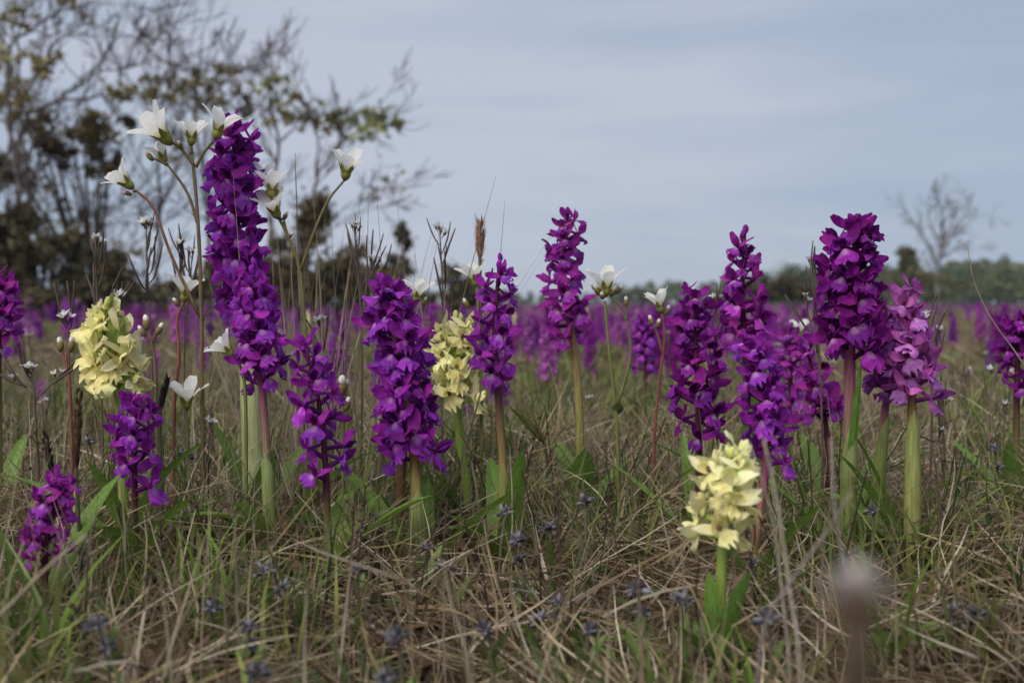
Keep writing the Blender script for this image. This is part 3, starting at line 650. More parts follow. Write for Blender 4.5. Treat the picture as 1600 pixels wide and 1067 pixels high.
STB, STP, STG = (0.17, 0.125, 0.065), (0.25, 0.095, 0.075), (0.18, 0.20, 0.065)
def saxifrage(label, d, base_px, stems, flowers, seed, col=STB, r=0.0016, group=None, s=1.0, leaves=(), name='saxifrage', cat='wildflower'):
    """stems: pixel polylines from low to high (the first one starts in the ground); flowers: (px, py, dirx, diry, dirz, scale, bud?)"""
    rnd = random.Random(seed); b = foot(base_px, d); root = empty(name, b)
    for k, (pts, col_) in enumerate(stems):
        P = [at(q[0], q[1], d + (q[2] if len(q) > 2 else 0)) - b for q in pts]
        if k == 0: P = [Vector((0, 0, -0.005))] + P
        pa = catmull(P, 16 if k == 0 else 10); rr = r if k == 0 else r * 0.72
        m = MB(); m.tube(pa, [rr * (1.15 - 0.4 * i / (len(pa) - 1)) for i in range(len(pa))], [lerp3(col, col_, i / (len(pa) - 1)) for i in range(len(pa))], 7)
        for i in range(len(pa) - 1):                       # fine gland hairs
            for h in range(5):
                q = pa[i].lerp(pa[i + 1], rnd.random()); v = rvec(rnd); a = len(m.v)
                e = v.orthogonal().normalized() * 0.00012
                for w in (q - e, q + e, q + v * rr * 2.0):
                    m.v.append(w); m.c.append((0.35, 0.28, 0.2))
                m.f.append((a, a + 1, a + 2))
        m.build('stem', M_STEM, root)
    for fl in flowers:
        px_, py_, dx, dy, dz, sc, bud = fl[:7]; dd = fl[7] if len(fl) > 7 else 0
        p = at(px_, py_, d + dd) - b; mt = frame_up(p, Vector((dx, dy, dz)), sc * s, rnd.uniform(0, 6.28))
        if bud: inst('bud', SAXBUD, root, mt); continue
        cx, pet, st = rnd.choice(SAX)
        mt = mt @ Matrix.Scale(1.14, 4); fo = inst('flower', cx, root, mt)
        for pm in pet: inst('petal', pm, fo)
        inst('stamens', st, fo)
    for (px_, py_, az, ln, w, lean, bend) in leaves:
        leaf_part(root, at(px_, py_, d) - b, az, ln, w, lean, bend, (0.12, 0.16, 0.05), (0.13, 0.17, 0.05), rnd=rnd)
    tag(root, label, cat, group); return root

saxifrage('tall white saxifrage whose bloom cluster crowns over the tallest purple orchid', 0.84, 318,
    [([(317, 700), (316, 600), (313, 420), (306, 300), (300, 245)], STB), ([(310, 352), (292, 300), (262, 258)], STB), ([(304, 260), (285, 235), (268, 222)], STB),
     ([(306, 262), (318, 240), (336, 218)], STB), ([(300, 240), (299, 228)], STB), ([(315, 500), (268, 400), (240, 325), (212, 298)], STP), ([(262, 258), (250, 252), (240, 248)], STB), ([(212, 298), (208, 300)], STB), ([(285, 235), (280, 222)], STG)],
    [(266, 224, -0.55, -0.45, 0.7, 1.35, 0), (299, 226, 0.05, -0.1, 1, 0.95, 0), (337, 216, 0.35, -0.1, 0.9, 1.1, 0), (258, 254, -0.35, -0.2, 0.9, 0.85, 0, 0.01), (207, 294, -0.65, -0.3, 0.65, 1.0, 0),
     (238, 250, -0.6, 0, 0.7, 0.95, 1), (284, 232, -0.2, -0.5, 0.6, 0.8, 1), (205, 304, -0.7, -0.4, 0.2, 0.8, 1)], 51,
    leaves=[(316, 500, 0.3, 0.014, 0.007, 0.7, 0.2), (316, 502, 2.6, 0.014, 0.007, 0.6, 0.2), (309, 350, 2.9, 0.010, 0.0025, 0.5, 0.1)])
saxifrage('forked white saxifrage with one long arm reaching over the bare sky', 0.88, 496,
    [([(488, 640), (478, 530), (469, 425), (448, 365), (432, 335)], STG), ([(469, 425), (488, 370), (512, 315), (538, 282)], STG), ([(440, 345), (428, 325), (424, 312)], STG), ([(448, 365), (445, 352), (444, 345)], STG)],
    [(539, 280, 0.2, -0.25, 0.95, 1.15, 0), (424, 308, 0.0, -0.2, 1, 1.05, 0), (434, 340, -0.25, -0.45, 0.85, 1.1, 0), (408, 290, -0.1, 0.1, 1, 0.9, 0, 0.02), (443, 343, 0.5, -0.2, 0.8, 0.8, 1), (450, 372, 0.6, -0.2, 0.6, 0.7, 1), (430, 305, 0.5, 0, 0.8, 0.8, 1)], 52,
    leaves=[(469, 425, 0.2, 0.010, 0.004, 0.7, 0.3)])
saxifrage('single white saxifrage bloom on a reddish stem left of the tallest orchid', 0.86, 268, [([(272, 640), (280, 560), (277, 500), (287, 472)], STP)], [(288, 470, 0.15, -0.15, 1, 0.95, 0), (278, 478, -0.4, -0.2, .8, .8, 1)], 53, col=STP, r=0.0014)
saxifrage('budding saxifrage beside the cream orchid with green bracts', 0.86, 250, [([(246, 660), (243, 570), (236, 528)], STB), ([(237, 532), (231, 515)], STB), ([(238, 534), (243, 522)], STB)], [(230, 514, -0.1, -0.1, 1, 1.25, 1), (245, 522, 0.5, 0, .9, 1.1, 1), (226, 524, -0.5, 0, .8, 1.0, 1)], 54, r=0.0015)
saxifrage('low open saxifrage bloom with spread petals in the dry grass', 0.84, 292, [([(293, 690), (292, 640)], STG)], [(292, 638, 0.05, -0.25, 1, 1.05, 0)], 55, col=STG, r=0.0013)
saxifrage('half-open saxifrage leaning against the foot of the tallest orchid', 0.80, 382, [([(384, 640), (378, 580), (366, 558)], STG)], [(364, 556, -0.65, -0.2, 0.75, 0.85, 0)], 56, col=STG, r=0.0013)
saxifrage('white saxifrage bloom standing above the dense ochre-stemmed orchid', 0.90, 640, [([(640, 600), (642, 520), (650, 475)], STG), ([(648, 490), (644, 474)], STG)], [(651, 472, 0.1, -0.2, 1, 0.92, 0), (660, 476, .5, 0, .9, .8, 1), (643, 474, -.4, -.2, .8, .8, 1)], 57, col=STG, r=0.0015)
saxifrage('white saxifrage bloom tucked behind the loose-flowered orchid', 0.92, 752, [([(752, 600), (748, 500), (745, 450)], STG)], [(744, 446, -0.25, -0.2, 1, 0.95, 0), (732, 480, -.5, -.2, .8, 1.0, 1)], 58, col=STG, r=0.0014)
saxifrage('nodding white saxifrage with crowded green buds beside the drooping purple orchid', 0.92, 968,
    [([(966, 720), (962, 640), (952, 550), (945, 470)], STG), ([(962, 640), (985, 560), (978, 500), (960, 466)], STB), ([(978, 500), (978, 480)], STB)],
    [(946, 462, -0.05, -0.1, 1, 1.2, 0), (937, 460, -.5, -.3, .8, 1.1, 1), (954, 462, .4, -.4, .8, 1.1, 1), (962, 458, .7, 0, .8, 1.0, 1), (942, 466, -.2, -.8, .5, 1.0, 1), (932, 454, -.6, 0, .8, .9, 1), (978, 478, 0, 0, 1, .9, 1)], 59, col=STG, leaves=[(965, 645, 0.3, 0.013, 0.008, 0.7, 0.2), (965, 647, -1.6, 0.012, 0.009, 0.5, 0.2)])
saxifrage('slim saxifrage on a red-brown stem before the far tree line', 0.95, 1022, [([(1022, 690), (1030, 600), (1038, 530), (1034, 490)], STP), ([(1036, 555), (1026, 520), (1020, 508)], STG)], [(1033, 488, -0.2, -0.1, 1, 0.95, 0), (1040, 492, .3, -.2, .9, 1.0, 1), (1019, 508, -.3, 0, 1, 1.0, 1), (1027, 512, .2, -.2, 1, .9, 1)], 60, col=STP, r=0.0013)
saxifrage('closed white saxifrage bud in the gap between sparse and dense orchids', 0.82, 536, [([(536, 660), (534, 618)], STG)], [(534, 618, 0.05, -0.1, 1, 1.7, 1), (541, 640, .2, 0, 1, 1.1, 1)], 61, col=STG, r=0.0012)
saxifrage('pair of pale saxifrage buds left of the cream orchid with green bracts', 0.86, 112, [([(110, 620), (105, 575), (103, 550)], STP), ([(105, 575), (97, 548)], STP)], [(111, 548, .1, 0, 1, 1.3, 1), (95, 548, -.1, 0, 1, 1.2, 1)], 62, col=STP, r=0.0013)
saxifrage('small white saxifrage far behind the stout orchid', 1.3, 1258, [([(1256, 600), (1252, 530)], STG)], [(1250, 526, -0.1, -0.2, 1, .95, 0)], 63, col=STG, r=0.0013)

ANCH = [(398, .9, 'tallest purple orchid'), (511, .76, 'sparse low purple orchid'), (658, .79, 'dense ochre-stemmed purple orchid'), (787, .8, 'loose-flowered purple orchid'), (908, .98, 'purple orchid with yellow-green stem'),
        (1094, .86, 'spindly purple orchid'), (1124, .6, 'low cream orchid'), (1322, .8, 'stout purple orchid'), (1427, .8, 'pale lilac orchid'), (1590, .97, 'orchid by the bent grass stalk'), (208, .76, 'orchid under the bracted cream one'), (64, .67, 'lowest purple orchid'), (-6, .97, 'orchid before the juniper thicket'), (1236, 1.25, 'orchid behind the crowded one')]
def nearest(px, d):
    p = Vector(((px - 800) / F * d, d)); return min(ANCH, key=lambda a: (Vector(((a[0] - 800) / F * a[1], a[1])) - p).length)[2]
# ------------------------------------------------------------------ rock cress with upright pods
def cress_flower():
    m = MB(); V = Vector
    m.tube([V((0, 0, -3)) * MM, V((0, 0, 0)) * MM], .35 * MM, (0.2, 0.17, 0.09), 4)
    m.blob(V((0, 0, 1.2)) * MM, 1.2 * MM, 1.9 * MM, (0.24, 0.20, 0.12), None, 6, 4)
    for k in range(4):
        a = k * 1.5708; rad = V((math.cos(a), math.sin(a), 0))
        m.petal(rad * .6 * MM + V((0, 0, 2)) * MM, rad * .5 + V((0, 0, 1)), V((0, 0, 1)) - rad, 4.2 * MM, 2.6 * MM, oval, bend=-0.6, cup=0.2, nu=3, nv=2, col=(0.84, 0.84, 0.84))
    return m.mesh('flower', M_WHITE)
CRESSF = cress_flower()
def pod_mesh(i):
    r = random.Random(i); m = MB()
    pa = catmull([Vector((0, 0, 0)), Vector((0.0035, 0, 0.006)), Vector((0.005 + r.uniform(-.001, .002), 0, 0.02)), Vector((0.006 + r.uniform(-.002, .003), r.uniform(-.002, .002), 0.036))], 7)
    m.tube(pa, [.00045, .0005, .0008, .0009, .0009, .0008, .0005], (0.105, 0.075, 0.068), 5)
    return m.mesh('pod', M_STEM)
PODS = [pod_mesh(i) for i in range(5)]
def cress(label, d, base_px, pts, seed, npods=9, nfl=5, s=1.0, branches=(), col=(0.13, 0.10, 0.085), pod0=0.62, group=None):
    rnd = random.Random(seed); b = foot(base_px, d); root = empty('rock_cress', b)
    def shoot(P, r0, np_, nf, p0):
        pa = catmull(P, 14); m = MB(); m.tube(pa, [r0 * (1.1 - .5 * i / 13) for i in range(14)], col, 6); m.build('stem', M_STEM, root)
        for k in range(np_):
            f = p0 + (0.95 - p0) * (k + .5) / np_; p, t = path_at(pa, f)
            inst('pod', rnd.choice(PODS), root, frame_up(p, (t + rvec(rnd) * 0.34 + Vector((0, 0, .2))), s * rnd.uniform(.75, 1.15) * (1.05 - .45 * max(0, (f - p0) / (1 - p0)) ** 2), rnd.uniform(0, 6.28)))
        for k in range(nf):
            p, t = path_at(pa, 0.965 + .03 * rnd.random()); v = rvec(rnd); v.z = abs(v.z) * 1.2 + .25; v.normalize()
            inst('flower', CRESSF, root, frame_up(p + v * 0.0035 * s, v + Vector((0, 0, 1.1)), s * rnd.uniform(.9, 1.2), rnd.uniform(0, 6)))
    P = [Vector((0, 0, -.005))] + [at(x, y, d) - b for x, y in pts]
    shoot(P, .0010 * s, int(npods * .75), nfl, pod0)
    for bp in branches: shoot([at(x, y, d) - b for x, y in bp], .0008 * s, max(3, npods // 2), max(2, nfl - 2), 0.35)
    tag(root, label, 'wildflower', group); return root
CG = 'rock cress plants with upright pods'
cress('rock cress with dark pods in front of the bare thorn bush, white tip', 0.92, 160, [(158, 600), (152, 480), (149, 375)], 1, 9, 5, branches=[[(155, 530), (170, 490), (187, 470)]], group=CG)
cress('tall rock cress beside the long curving saxifrage arm', 0.92, 236, [(238, 600), (232, 460), (228, 350)], 2, 12, 5, group=CG)
cress('rock cress squeezed between saxifrage stems and tallest orchid', 0.94, 290, [(288, 600), (288, 480), (284, 378)], 3, 11, 4, branches=[[(288, 500), (296, 460), (300, 400)]], group=CG)
cress('rock cress with leaning pods against the sky by the upright juniper', 0.95, 560, [(566, 600), (562, 460), (553, 352)], 4, 10, 5, branches=[[(562, 500), (575, 440), (582, 412)]], group=CG)
cress('rock cress with long pods beside the small rounded juniper', 0.95, 692, [(690, 600), (692, 470), (687, 360)], 5, 10, 4, group=CG)
cress('rock cress behind the left shoulder of the stout orchid', 0.90, 1288, [(1284, 640), (1276, 500), (1266, 408)], 6, 10, 4, branches=[[(1283, 600), (1275, 540), (1258, 470)]], group=CG)
cress('rock cress peeping over the spindly orchid', 0.95, 1112, [(1116, 620), (1118, 540), (1120, 468)], 7, 6, 4, group=CG)
cress('rock cress right behind the pale lilac orchid', 0.95, 1455, [(1456, 640), (1452, 560), (1450, 498)], 8, 8, 4, branches=[[(1455, 610), (1462, 580), (1466, 520)]], group=CG)
cress('small branching rock cress left of the two pale saxifrage buds', 0.80, 60, [(55, 640), (52, 600), (48, 580)], 9, 5, 4, s=.9, branches=[[(54, 620), (40, 605), (24, 598)], [(55, 625), (80, 600), (92, 590)]], group=CG)
cress('short rock cress whose white tip touches the cream orchid', 0.86, 110, [(108, 560), (104, 500)], 10, 5, 5, group=CG)
cress('small rock cress with white head above the cream orchid', 0.95, 200, [(196, 560), (188, 466)], 11, 6, 5, group=CG)
cress('low rock cress in front of the brown grass tussock', 0.90, 1472, [(1476, 720), (1472, 660), (1476, 628)], 12, 6, 4, s=.9, branches=[[(1474, 690), (1468, 690), (1466, 680)]], group=CG)
cress('little rock cress among dead stalks behind the sparse orchid', 0.95, 508, [(506, 600), (500, 505)], 13, 5, 5, group=CG)
cress('white-tipped cress beside the small rounded juniper and cream orchid', 0.97, 600, [(596, 560), (588, 412)], 14, 7, 4, group=CG)
rnd = random.Random(5)
for k in range(26):          # the scattered tiny ones
    d = rnd.uniform(0.95, 2.2); px = rnd.uniform(-40, 1640); b = foot(px, d); h = rnd.uniform(0.07, 0.14)
    pt = (px + rnd.uniform(-10, 10), HORIZON + (CAMH - h) / d * F)
    cress('tiny white-tipped cress in the grass behind, nearest the ' + nearest(px, d), d, px, [((px + pt[0]) / 2, (pt[1] + HORIZON + CAMH / d * F) / 2), pt], 100 + k, 4, 3, s=.9, group='tiny scattered cress')

# ------------------------------------------------------------------ withered forget-me-nots
def fmn_head(seed):
    r = random.Random(seed); m = MB()
    for k in range(22):
        v = rvec(r); v.z = abs(v.z) * 1.0 - .1; c = v * r.uniform(.3, 1) * 0.0042 + Vector((0, 0, .003))
        base = (0.075, 0.072, 0.085) if r.random() < .7 else (0.20, 0.19, 0.22)
        m.tube([c - v * .002, c, c + v * .002, c + v * .0046], [.0006, .0012, .0012, .0002], vary(base, r, .3), 5)
    return m.mesh('flower_head', M_DRY)
FMN = [fmn_head(i) for i in range(5)]
def fmn(label, d, px, py, seed, s=1.0, leaf=True, group='withered forget-me-nots in the grass', dbl=False):
    rnd = random.Random(seed); p = at(px, py, d); bpx = px + rnd.uniform(-12, 12); b = foot(bpx, d); root = empty('forget_me_not', b)
    e = p - b; pa = catmull([Vector((0, 0, -.004)), e * .5 + Vector((rnd.uniform(-.004, .004), 0, 0)), e], 9)
    MB().tube(pa, [.0013, .0012, .0012, .0011, .0011, .001, .001, .0009, .0009], (0.15, 0.13, 0.095), 6).build('stem', M_STEM, root)
    inst('flower_head', rnd.choice(FMN), root, frame_up(e - Vector((0, 0, .003)), Vector((rnd.uniform(-.4, .4), rnd.uniform(-.4, .1), 1)), s, rnd.uniform(0, 6)))
    if dbl: inst('flower_head', rnd.choice(FMN), root, frame_up(pa[6], Vector((rnd.uniform(-1, 1), -.4, .8)), s * .8, rnd.uniform(0, 6)))
    if leaf:
        for k in range(2): leaf_part(root, path_at(pa, rnd.uniform(.15, .6))[0], rnd.uniform(0, 6.28), rnd.uniform(.018, .03), .006, rnd.uniform(.2, .6), .3, (0.15, 0.20, 0.06), (0.15, 0.21, 0.06), rnd=rnd)
    tag(root, label, 'wildflower', group)
for k, (x, y, d) in enumerate([(155, 978, .50), (415, 893, .62), (446, 918, .60), (330, 948, .58), (392, 978, .52), (622, 998, .48), (600, 1055, .45), (790, 800, .72), (812, 843, .68), (668, 855, .70), (860, 825, .70), (915, 785, .76), (998, 920, .56), (1065, 938, .58), (918, 984, .55), (845, 968, .58), (875, 938, .62), (1200, 968, .52), (1365, 798, .72), (762, 982, .56), (1495, 955, .60), (1520, 960, .6), (290, 715, .85), (140, 690, .9), (1555, 700, .95), (700, 890, .66), (560, 890, .66), (1590, 860, .75), (400, 1050, .46), (1180, 880, .7)]):
    fmn('withered grey-blue forget-me-not in the grass, its nearest orchid the ' + nearest(x, d), d, x, y, k, rnd.uniform(.72, 1.0), dbl=(k % 4 == 0))

# ------------------------------------------------------------------ plantain spikes, grass plume, single stalks
def spike_plant(name, label, d, base_px, top, bot, rad, col, seed, stemcol=(0.11, 0.10, 0.06), n=90, cat='grass spike', sl=.005):
    rnd = random.Random(seed); b = foot(base_px, d); root = empty(name, b); T, Bt = at(*top, d) - b, at(*bot, d) - b
    pa = catmull([Vector((0, 0, -.005)), Bt, T], 12); MB().tube(pa, [.0014] * 11 + [.0008], stemcol, 6).build('stem', M_STEM, root)
    m = MB(); ax = (T - Bt); m.tube([Bt, Bt.lerp(T, .3), Bt.lerp(T, .7), T], [rad * .5, rad * .8, rad * .7, rad * .25], col, 7)
    for i in range(n):
        f = rnd.random(); a = rnd.uniform(0, 6.28); w = rad * (math.sin(math.pi * (0.12 + .8 * f)) ** .6)
        o_ = Vector((math.cos(a), math.sin(a), 0)); p = Bt + ax * f + o_ * w * .6
        m.petal(p, (o_ * .55 + ax.normalized()), -o_, sl * rnd.uniform(.7, 1.2), rad * .55, pointed, bend=.3, cup=.3, nu=3, nv=2, col=vary(col, rnd, .35), rnd=rnd)
    m.build('spike', M_DRY, root); tag(root, label, cat); return root
spike_plant('plantain', 'slim brown plantain spike standing before the cream orchid with bracts', .70, 126, (124, 612), (119, 730), .0028, (0.075, 0.05, 0.028), 1, cat='plantain')
spike_plant('plantain', 'short black plantain spike tilted beside the lowest purple orchid', .80, 95, (70, 680), (82, 740), .0027, (0.028, 0.023, 0.021), 2, cat='plantain')
spike_plant('plantain', 'dark dead plantain spike behind the low open saxifrage bloom', .82, 252, (262, 590), (250, 640), .0026, (0.035, 0.028, 0.026), 3, cat='plantain')
spike_plant('sedge', 'feathery red-brown grass plume rising over the loose-flowered orchid', .92, 753, (750, 356), (750, 408), .0026, (0.30, 0.17, 0.11), 4, cat='grass', sl=.013, n=70)
spike_plant('sedge', 'green drooping sedge spike in the grass behind the loose-flowered orchid', 1.0, 860, (815, 650), (850, 690), .004, (0.17, 0.17, 0.06), 5, cat='grass', sl=.02, n=40)

def stalk(label, pts, d, r, col, base=None, name='dead_stalk', cat='stalk', rnd=random.Random(3)):
    P = [at(q[0], q[1], q[2] if len(q) > 2 else d) for q in pts]
    if base is not None: P.append(foot(base, pts[-1][2] if len(pts[-1]) > 2 else d) + Vector((0, 0, -.004)))
    b = P[-1].copy(); pa = [p - b for p in reversed(catmull(P, 14))]
    m = MB(); m.tube(pa, [r * (1.1 - .6 * i / 13) for i in range(14)], [vary(col, rnd, .15) for i in range(14)], 6)
    o = m.build(name, M_DRY); o.location = b; tag(o, label, cat); return o
stalk('pale bent straw leaning in front of the cream orchid', [(1193, 685), (1215, 790), (1235, 930), (1250, 1040)], 0.44, .0008, (0.42, 0.36, 0.30), 1252)
stalk('thin pale straw beside the bent one in front of the cream orchid', [(1170, 690), (1205, 800), (1222, 930), (1234, 1050)], .46, .0006, (0.36, 0.31, 0.26), 1238)
stalk('grey forked twig rising before the stout orchid stem', [(1298, 685), (1303, 780), (1318, 880), (1350, 990)], .42, .0007, (0.30, 0.26, 0.24), 1362)
stalk('grey twig crossing the forked one at a slant', [(1330, 770), (1285, 840), (1235, 910), (1190, 1000)], .42, .0007, (0.24, 0.20, 0.19), 1175)
stalk('long thin bent grass stalk against the far trees', [(1512, 385), (1522, 440), (1550, 500), (1600, 570), (1660, 680)], .80, .0006, (0.34, 0.27, 0.20), 1690, cat='grass stalk')
stalk('straight grey stalk rising behind the forked saxifrage', [(461, 240), (464, 330), (468, 430), (472, 540)], .90, .0008, (0.25, 0.22, 0.18), 474, cat='grass stalk')
stalk('long straw lying slantwise over the grass before the lowest orchid', [(135, 835), (70, 890), (0, 960), (-60, 1010)], .46, .0009, (0.38, 0.32, 0.24), -70)

# the blurred seed head close to the lens
def close_head():
    d = .135; b = foot(1345, d); root = empty('seed_head', b)
    T = at(1338, 925, d) - b
    MB().tube(catmull([Vector((0, 0, -.004)), T * .5, T], 8), [.0012, .0012, .0013, .0014, .0016, .0018, .002, .002], (0.075, 0.055, 0.035), 7).build('stem', M_DRY, root)
    r = random.Random(9); m = MB(); m.blob(T + Vector((0, 0, -.0012)), .0026, .0028, (0.12, 0.08, 0.06), None, 9, 6)
    for k in range(46):
        a = r.uniform(0, 6.28); v = Vector((math.cos(a), math.sin(a), r.uniform(-.3, .5)))
        m.petal(T * r.uniform(.72, .97), v, Vector((0, 0, 1)), r.uniform(.002, .006), .0022, pointed, bend=r.uniform(-1, 1), nu=3, nv=2, col=vary((0.09, 0.065, 0.04), r, .5), rnd=r)
    for k in range(110):
        v = rvec(r); v.z = abs(v.z) - .1
        m.petal(T + v * .001, v, v.orthogonal(), 0.0030, .0009, pointed, nu=2, nv=2, col=(0.62, 0.57, 0.57), rnd=r)
    m.build('pappus', M_DRY, root); tag(root, 'fuzzy pale seed head on a brown stem, badly out of focus', 'seed head')
close_head()

# ------------------------------------------------------------------ orchids farther out in the meadow
def far_spike(seed, nfl=24):
    r = random.Random(seed); h = .15 * r.uniform(.85, 1.15); m = MB(); az = 0
    for i in range(nfl):
        g = i / nfl; z = h * (.42 + .58 * g); az += 2.4 + r.uniform(-.3, .3); w = .017 * (1 - .45 * g ** 2)
        o_ = Vector((math.cos(az), math.sin(az), 0)); c = Vector((0, 0, z)) + o_ * w * .45; s = .0085 * (1.1 - .4 * g)
        sd = o_.cross(Vector((0, 0, 1))); k = r.uniform(.75, 1.25); cc = (k, k, k)
        def tri(a, b_, c_, e=None):
            q = len(m.v)
            for x in (a, b_, c_) + ((e,) if e else ()): m.v.append(x); m.c.append(cc)
            m.f.append(tuple(range(q, len(m.v))))
        tri(c, c + sd * s * .8 + o_ * s * .8 - Vector((0, 0, s * .3)), c + o_ * s * 1.2 - Vector((0, 0, s * 1.2)), c - sd * s * .8 + o_ * s * .8 - Vector((0, 0, s * .3)))
        tri(c, c + sd * s * .9 + Vector((0, 0, s * .3)), c + sd * s * 1.1 + Vector((0, 0, s * 1.0)), c + Vector((0, 0, s * .6)))
        tri(c, c - sd * s * .9 + Vector((0, 0, s * .3)), c - sd * s * 1.1 + Vector((0, 0, s * 1.0)), c + Vector((0, 0, s * .6)))
        tri(c - o_ * s * .5, c + o_ * s * .7 + sd * s * .5 + Vector((0, 0, s * .7)), c + o_ * s * 1.0 + Vector((0, 0, s * .3)), c + o_ * s * .7 - sd * s * .5 + Vector((0, 0, s * .7)))
    st = MB(); st.tube([Vector((0, 0, -.01)), Vector((.002, 0, h * .5)), Vector((0, 0, h * .98))], [.0026, .0023, .0012], [GREENST, PINKST, MAROON], 5)
    for k in range(3):
        a = r.uniform(0, 6.28); st.petal(Vector((0, 0, 0)), Vector((math.cos(a) * .6, math.sin(a) * .6, .8)), Vector((math.cos(a), math.sin(a), -.4)), .055, .014, blade_prof, bend=.7, fold=-.3, nu=4, nv=2, col=LG2, rnd=r)
    return m, m.mesh('flower_spike', M_PURPLE, False), st.mesh('stem', M_STEM)
FS = [far_spike(500 + i) for i in range(6)]
rnd = random.Random(8); placed = 0
while placed < 278:
    d = rnd.uniform(1.35 ** 1.2, 5.8 ** 1.2) ** (1 / 1.2); px = rnd.uniform(-140, 1740)
    x = d * (px - 800) / F
    dens = 0.55 + 0.45 * math.sin(x * 1.7 + d * .9) * math.sin(d * 1.3 - x * .6)
    if px < 450: dens *= .75
    if d < 1.9: dens *= .5
    if rnd.random() > dens: continue
    b = foot(px, d); t = empty('purple_orchid', b); s = rnd.uniform(.62, 1.25)
    t.scale = (s, s, s); t.rotation_euler = (rnd.uniform(-.08, .08), rnd.uniform(-.08, .08), rnd.uniform(0, 6.28))
    _, sm, tm = rnd.choice(FS); k = rnd.uniform(.6, 1.05); c = rnd.choice([VIO, MAG, DEEP, VIO, PINK])
    inst('stem', tm, t); inst('flower_spike', sm, t, None, tuple(q * k for q in c))
    tag(t, '%s %s orchid spike among the many in the meadow behind' % ('short' if s < .85 else ('medium-tall' if s < 1.06 else 'tall'), {VIO: 'violet', MAG: 'magenta', DEEP: 'deep purple', PINK: 'pale lilac'}[c]), 'orchid', 'purple orchids across the meadow behind'); placed += 1
yw = 0
while yw < 22:                                     # cream ones far out
    d = math.sqrt(rnd.uniform(5 ** 2, 11 ** 2)); px = rnd.uniform(-100, 1700); b = foot(px, d); t = empty('cream_orchid', b); s = rnd.uniform(.7, 1.0)
    t.scale = (s, s, s); _, sm, tm = rnd.choice(FS)
    o = inst('stem', tm, t); o = inst('flower_spike', sm, t, None, CREAM)
    tag(t, 'small cream orchid spike among the purple ones in the meadow behind', 'orchid', 'cream orchids across the meadow behind'); yw += 1

# the mass of orchids beyond: nobody could count them
def far_mass():
    n = 6500; d = (RNG.uniform(3.8 ** 1.1, 42 ** 1.1, n * 2)) ** (1 / 1.1); ang = RNG.uniform(-.62, .62, n * 2)
    x, y = d * np.tan(ang), d
    keep = RNG.random(n * 2) < .25 + .9 * np.sin(x * 1.1 + y * .45) * np.sin(y * .7 - x * .6)
    x, y = x[keep][:n], y[keep][:n]; n = len(x); z = gz(x, y)
    K = 7; vs, cs = [], []
    h = RNG.uniform(.09, .22, n)
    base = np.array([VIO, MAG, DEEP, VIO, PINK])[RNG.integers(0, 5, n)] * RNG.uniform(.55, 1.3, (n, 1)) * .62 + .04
    for k in range(K):
        zz = z + h * (.42 + .5 * (k + RNG.uniform(0, .6, n)) / K); a = RNG.uniform(0, 6.28, n); s = RNG.uniform(.013, .025, n) * (1.15 - .5 * k / K)
        c = np.stack([x, y, zz], 1); u = np.stack([np.cos(a) * s, np.sin(a) * s, RNG.uniform(-.3, .3, n) * s], 1)
        w = np.stack([-np.sin(a) * s * .5, np.cos(a) * s * .5, s * .9], 1)
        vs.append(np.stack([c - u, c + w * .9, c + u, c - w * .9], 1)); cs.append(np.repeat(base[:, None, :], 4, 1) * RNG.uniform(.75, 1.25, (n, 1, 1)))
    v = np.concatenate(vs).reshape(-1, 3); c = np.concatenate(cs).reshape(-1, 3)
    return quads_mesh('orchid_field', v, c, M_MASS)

def quads_mesh(name, v, c, mat):
    """v: (4*n, 3) corner points, every four a face"""
    me = bpy.data.meshes.new(name); nv = len(v); nf = nv // 4
    me.vertices.add(nv); me.vertices.foreach_set('co', v.astype(np.float32).ravel())
    me.loops.add(nv); me.loops.foreach_set('vertex_index', np.arange(nv, dtype=np.int32))
    me.polygons.add(nf); me.polygons.foreach_set('loop_start', np.arange(0, nv, 4, dtype=np.int32))
    me.update(calc_edges=True)
    a = me.color_attributes.new('col', 'FLOAT_COLOR', 'POINT'); cc = np.ones((nv, 4), np.float32); cc[:, :3] = c
    a.data.foreach_set('color', cc.ravel()); me.materials.append(mat)
    return inst(name, me)
M_MASS = plant_mat('far petal', 0.3, 0.6, 0.2, 0.1, 30)
tag(far_mass(), 'purple orchids massed toward the far tree line', 'orchids', kind='stuff')

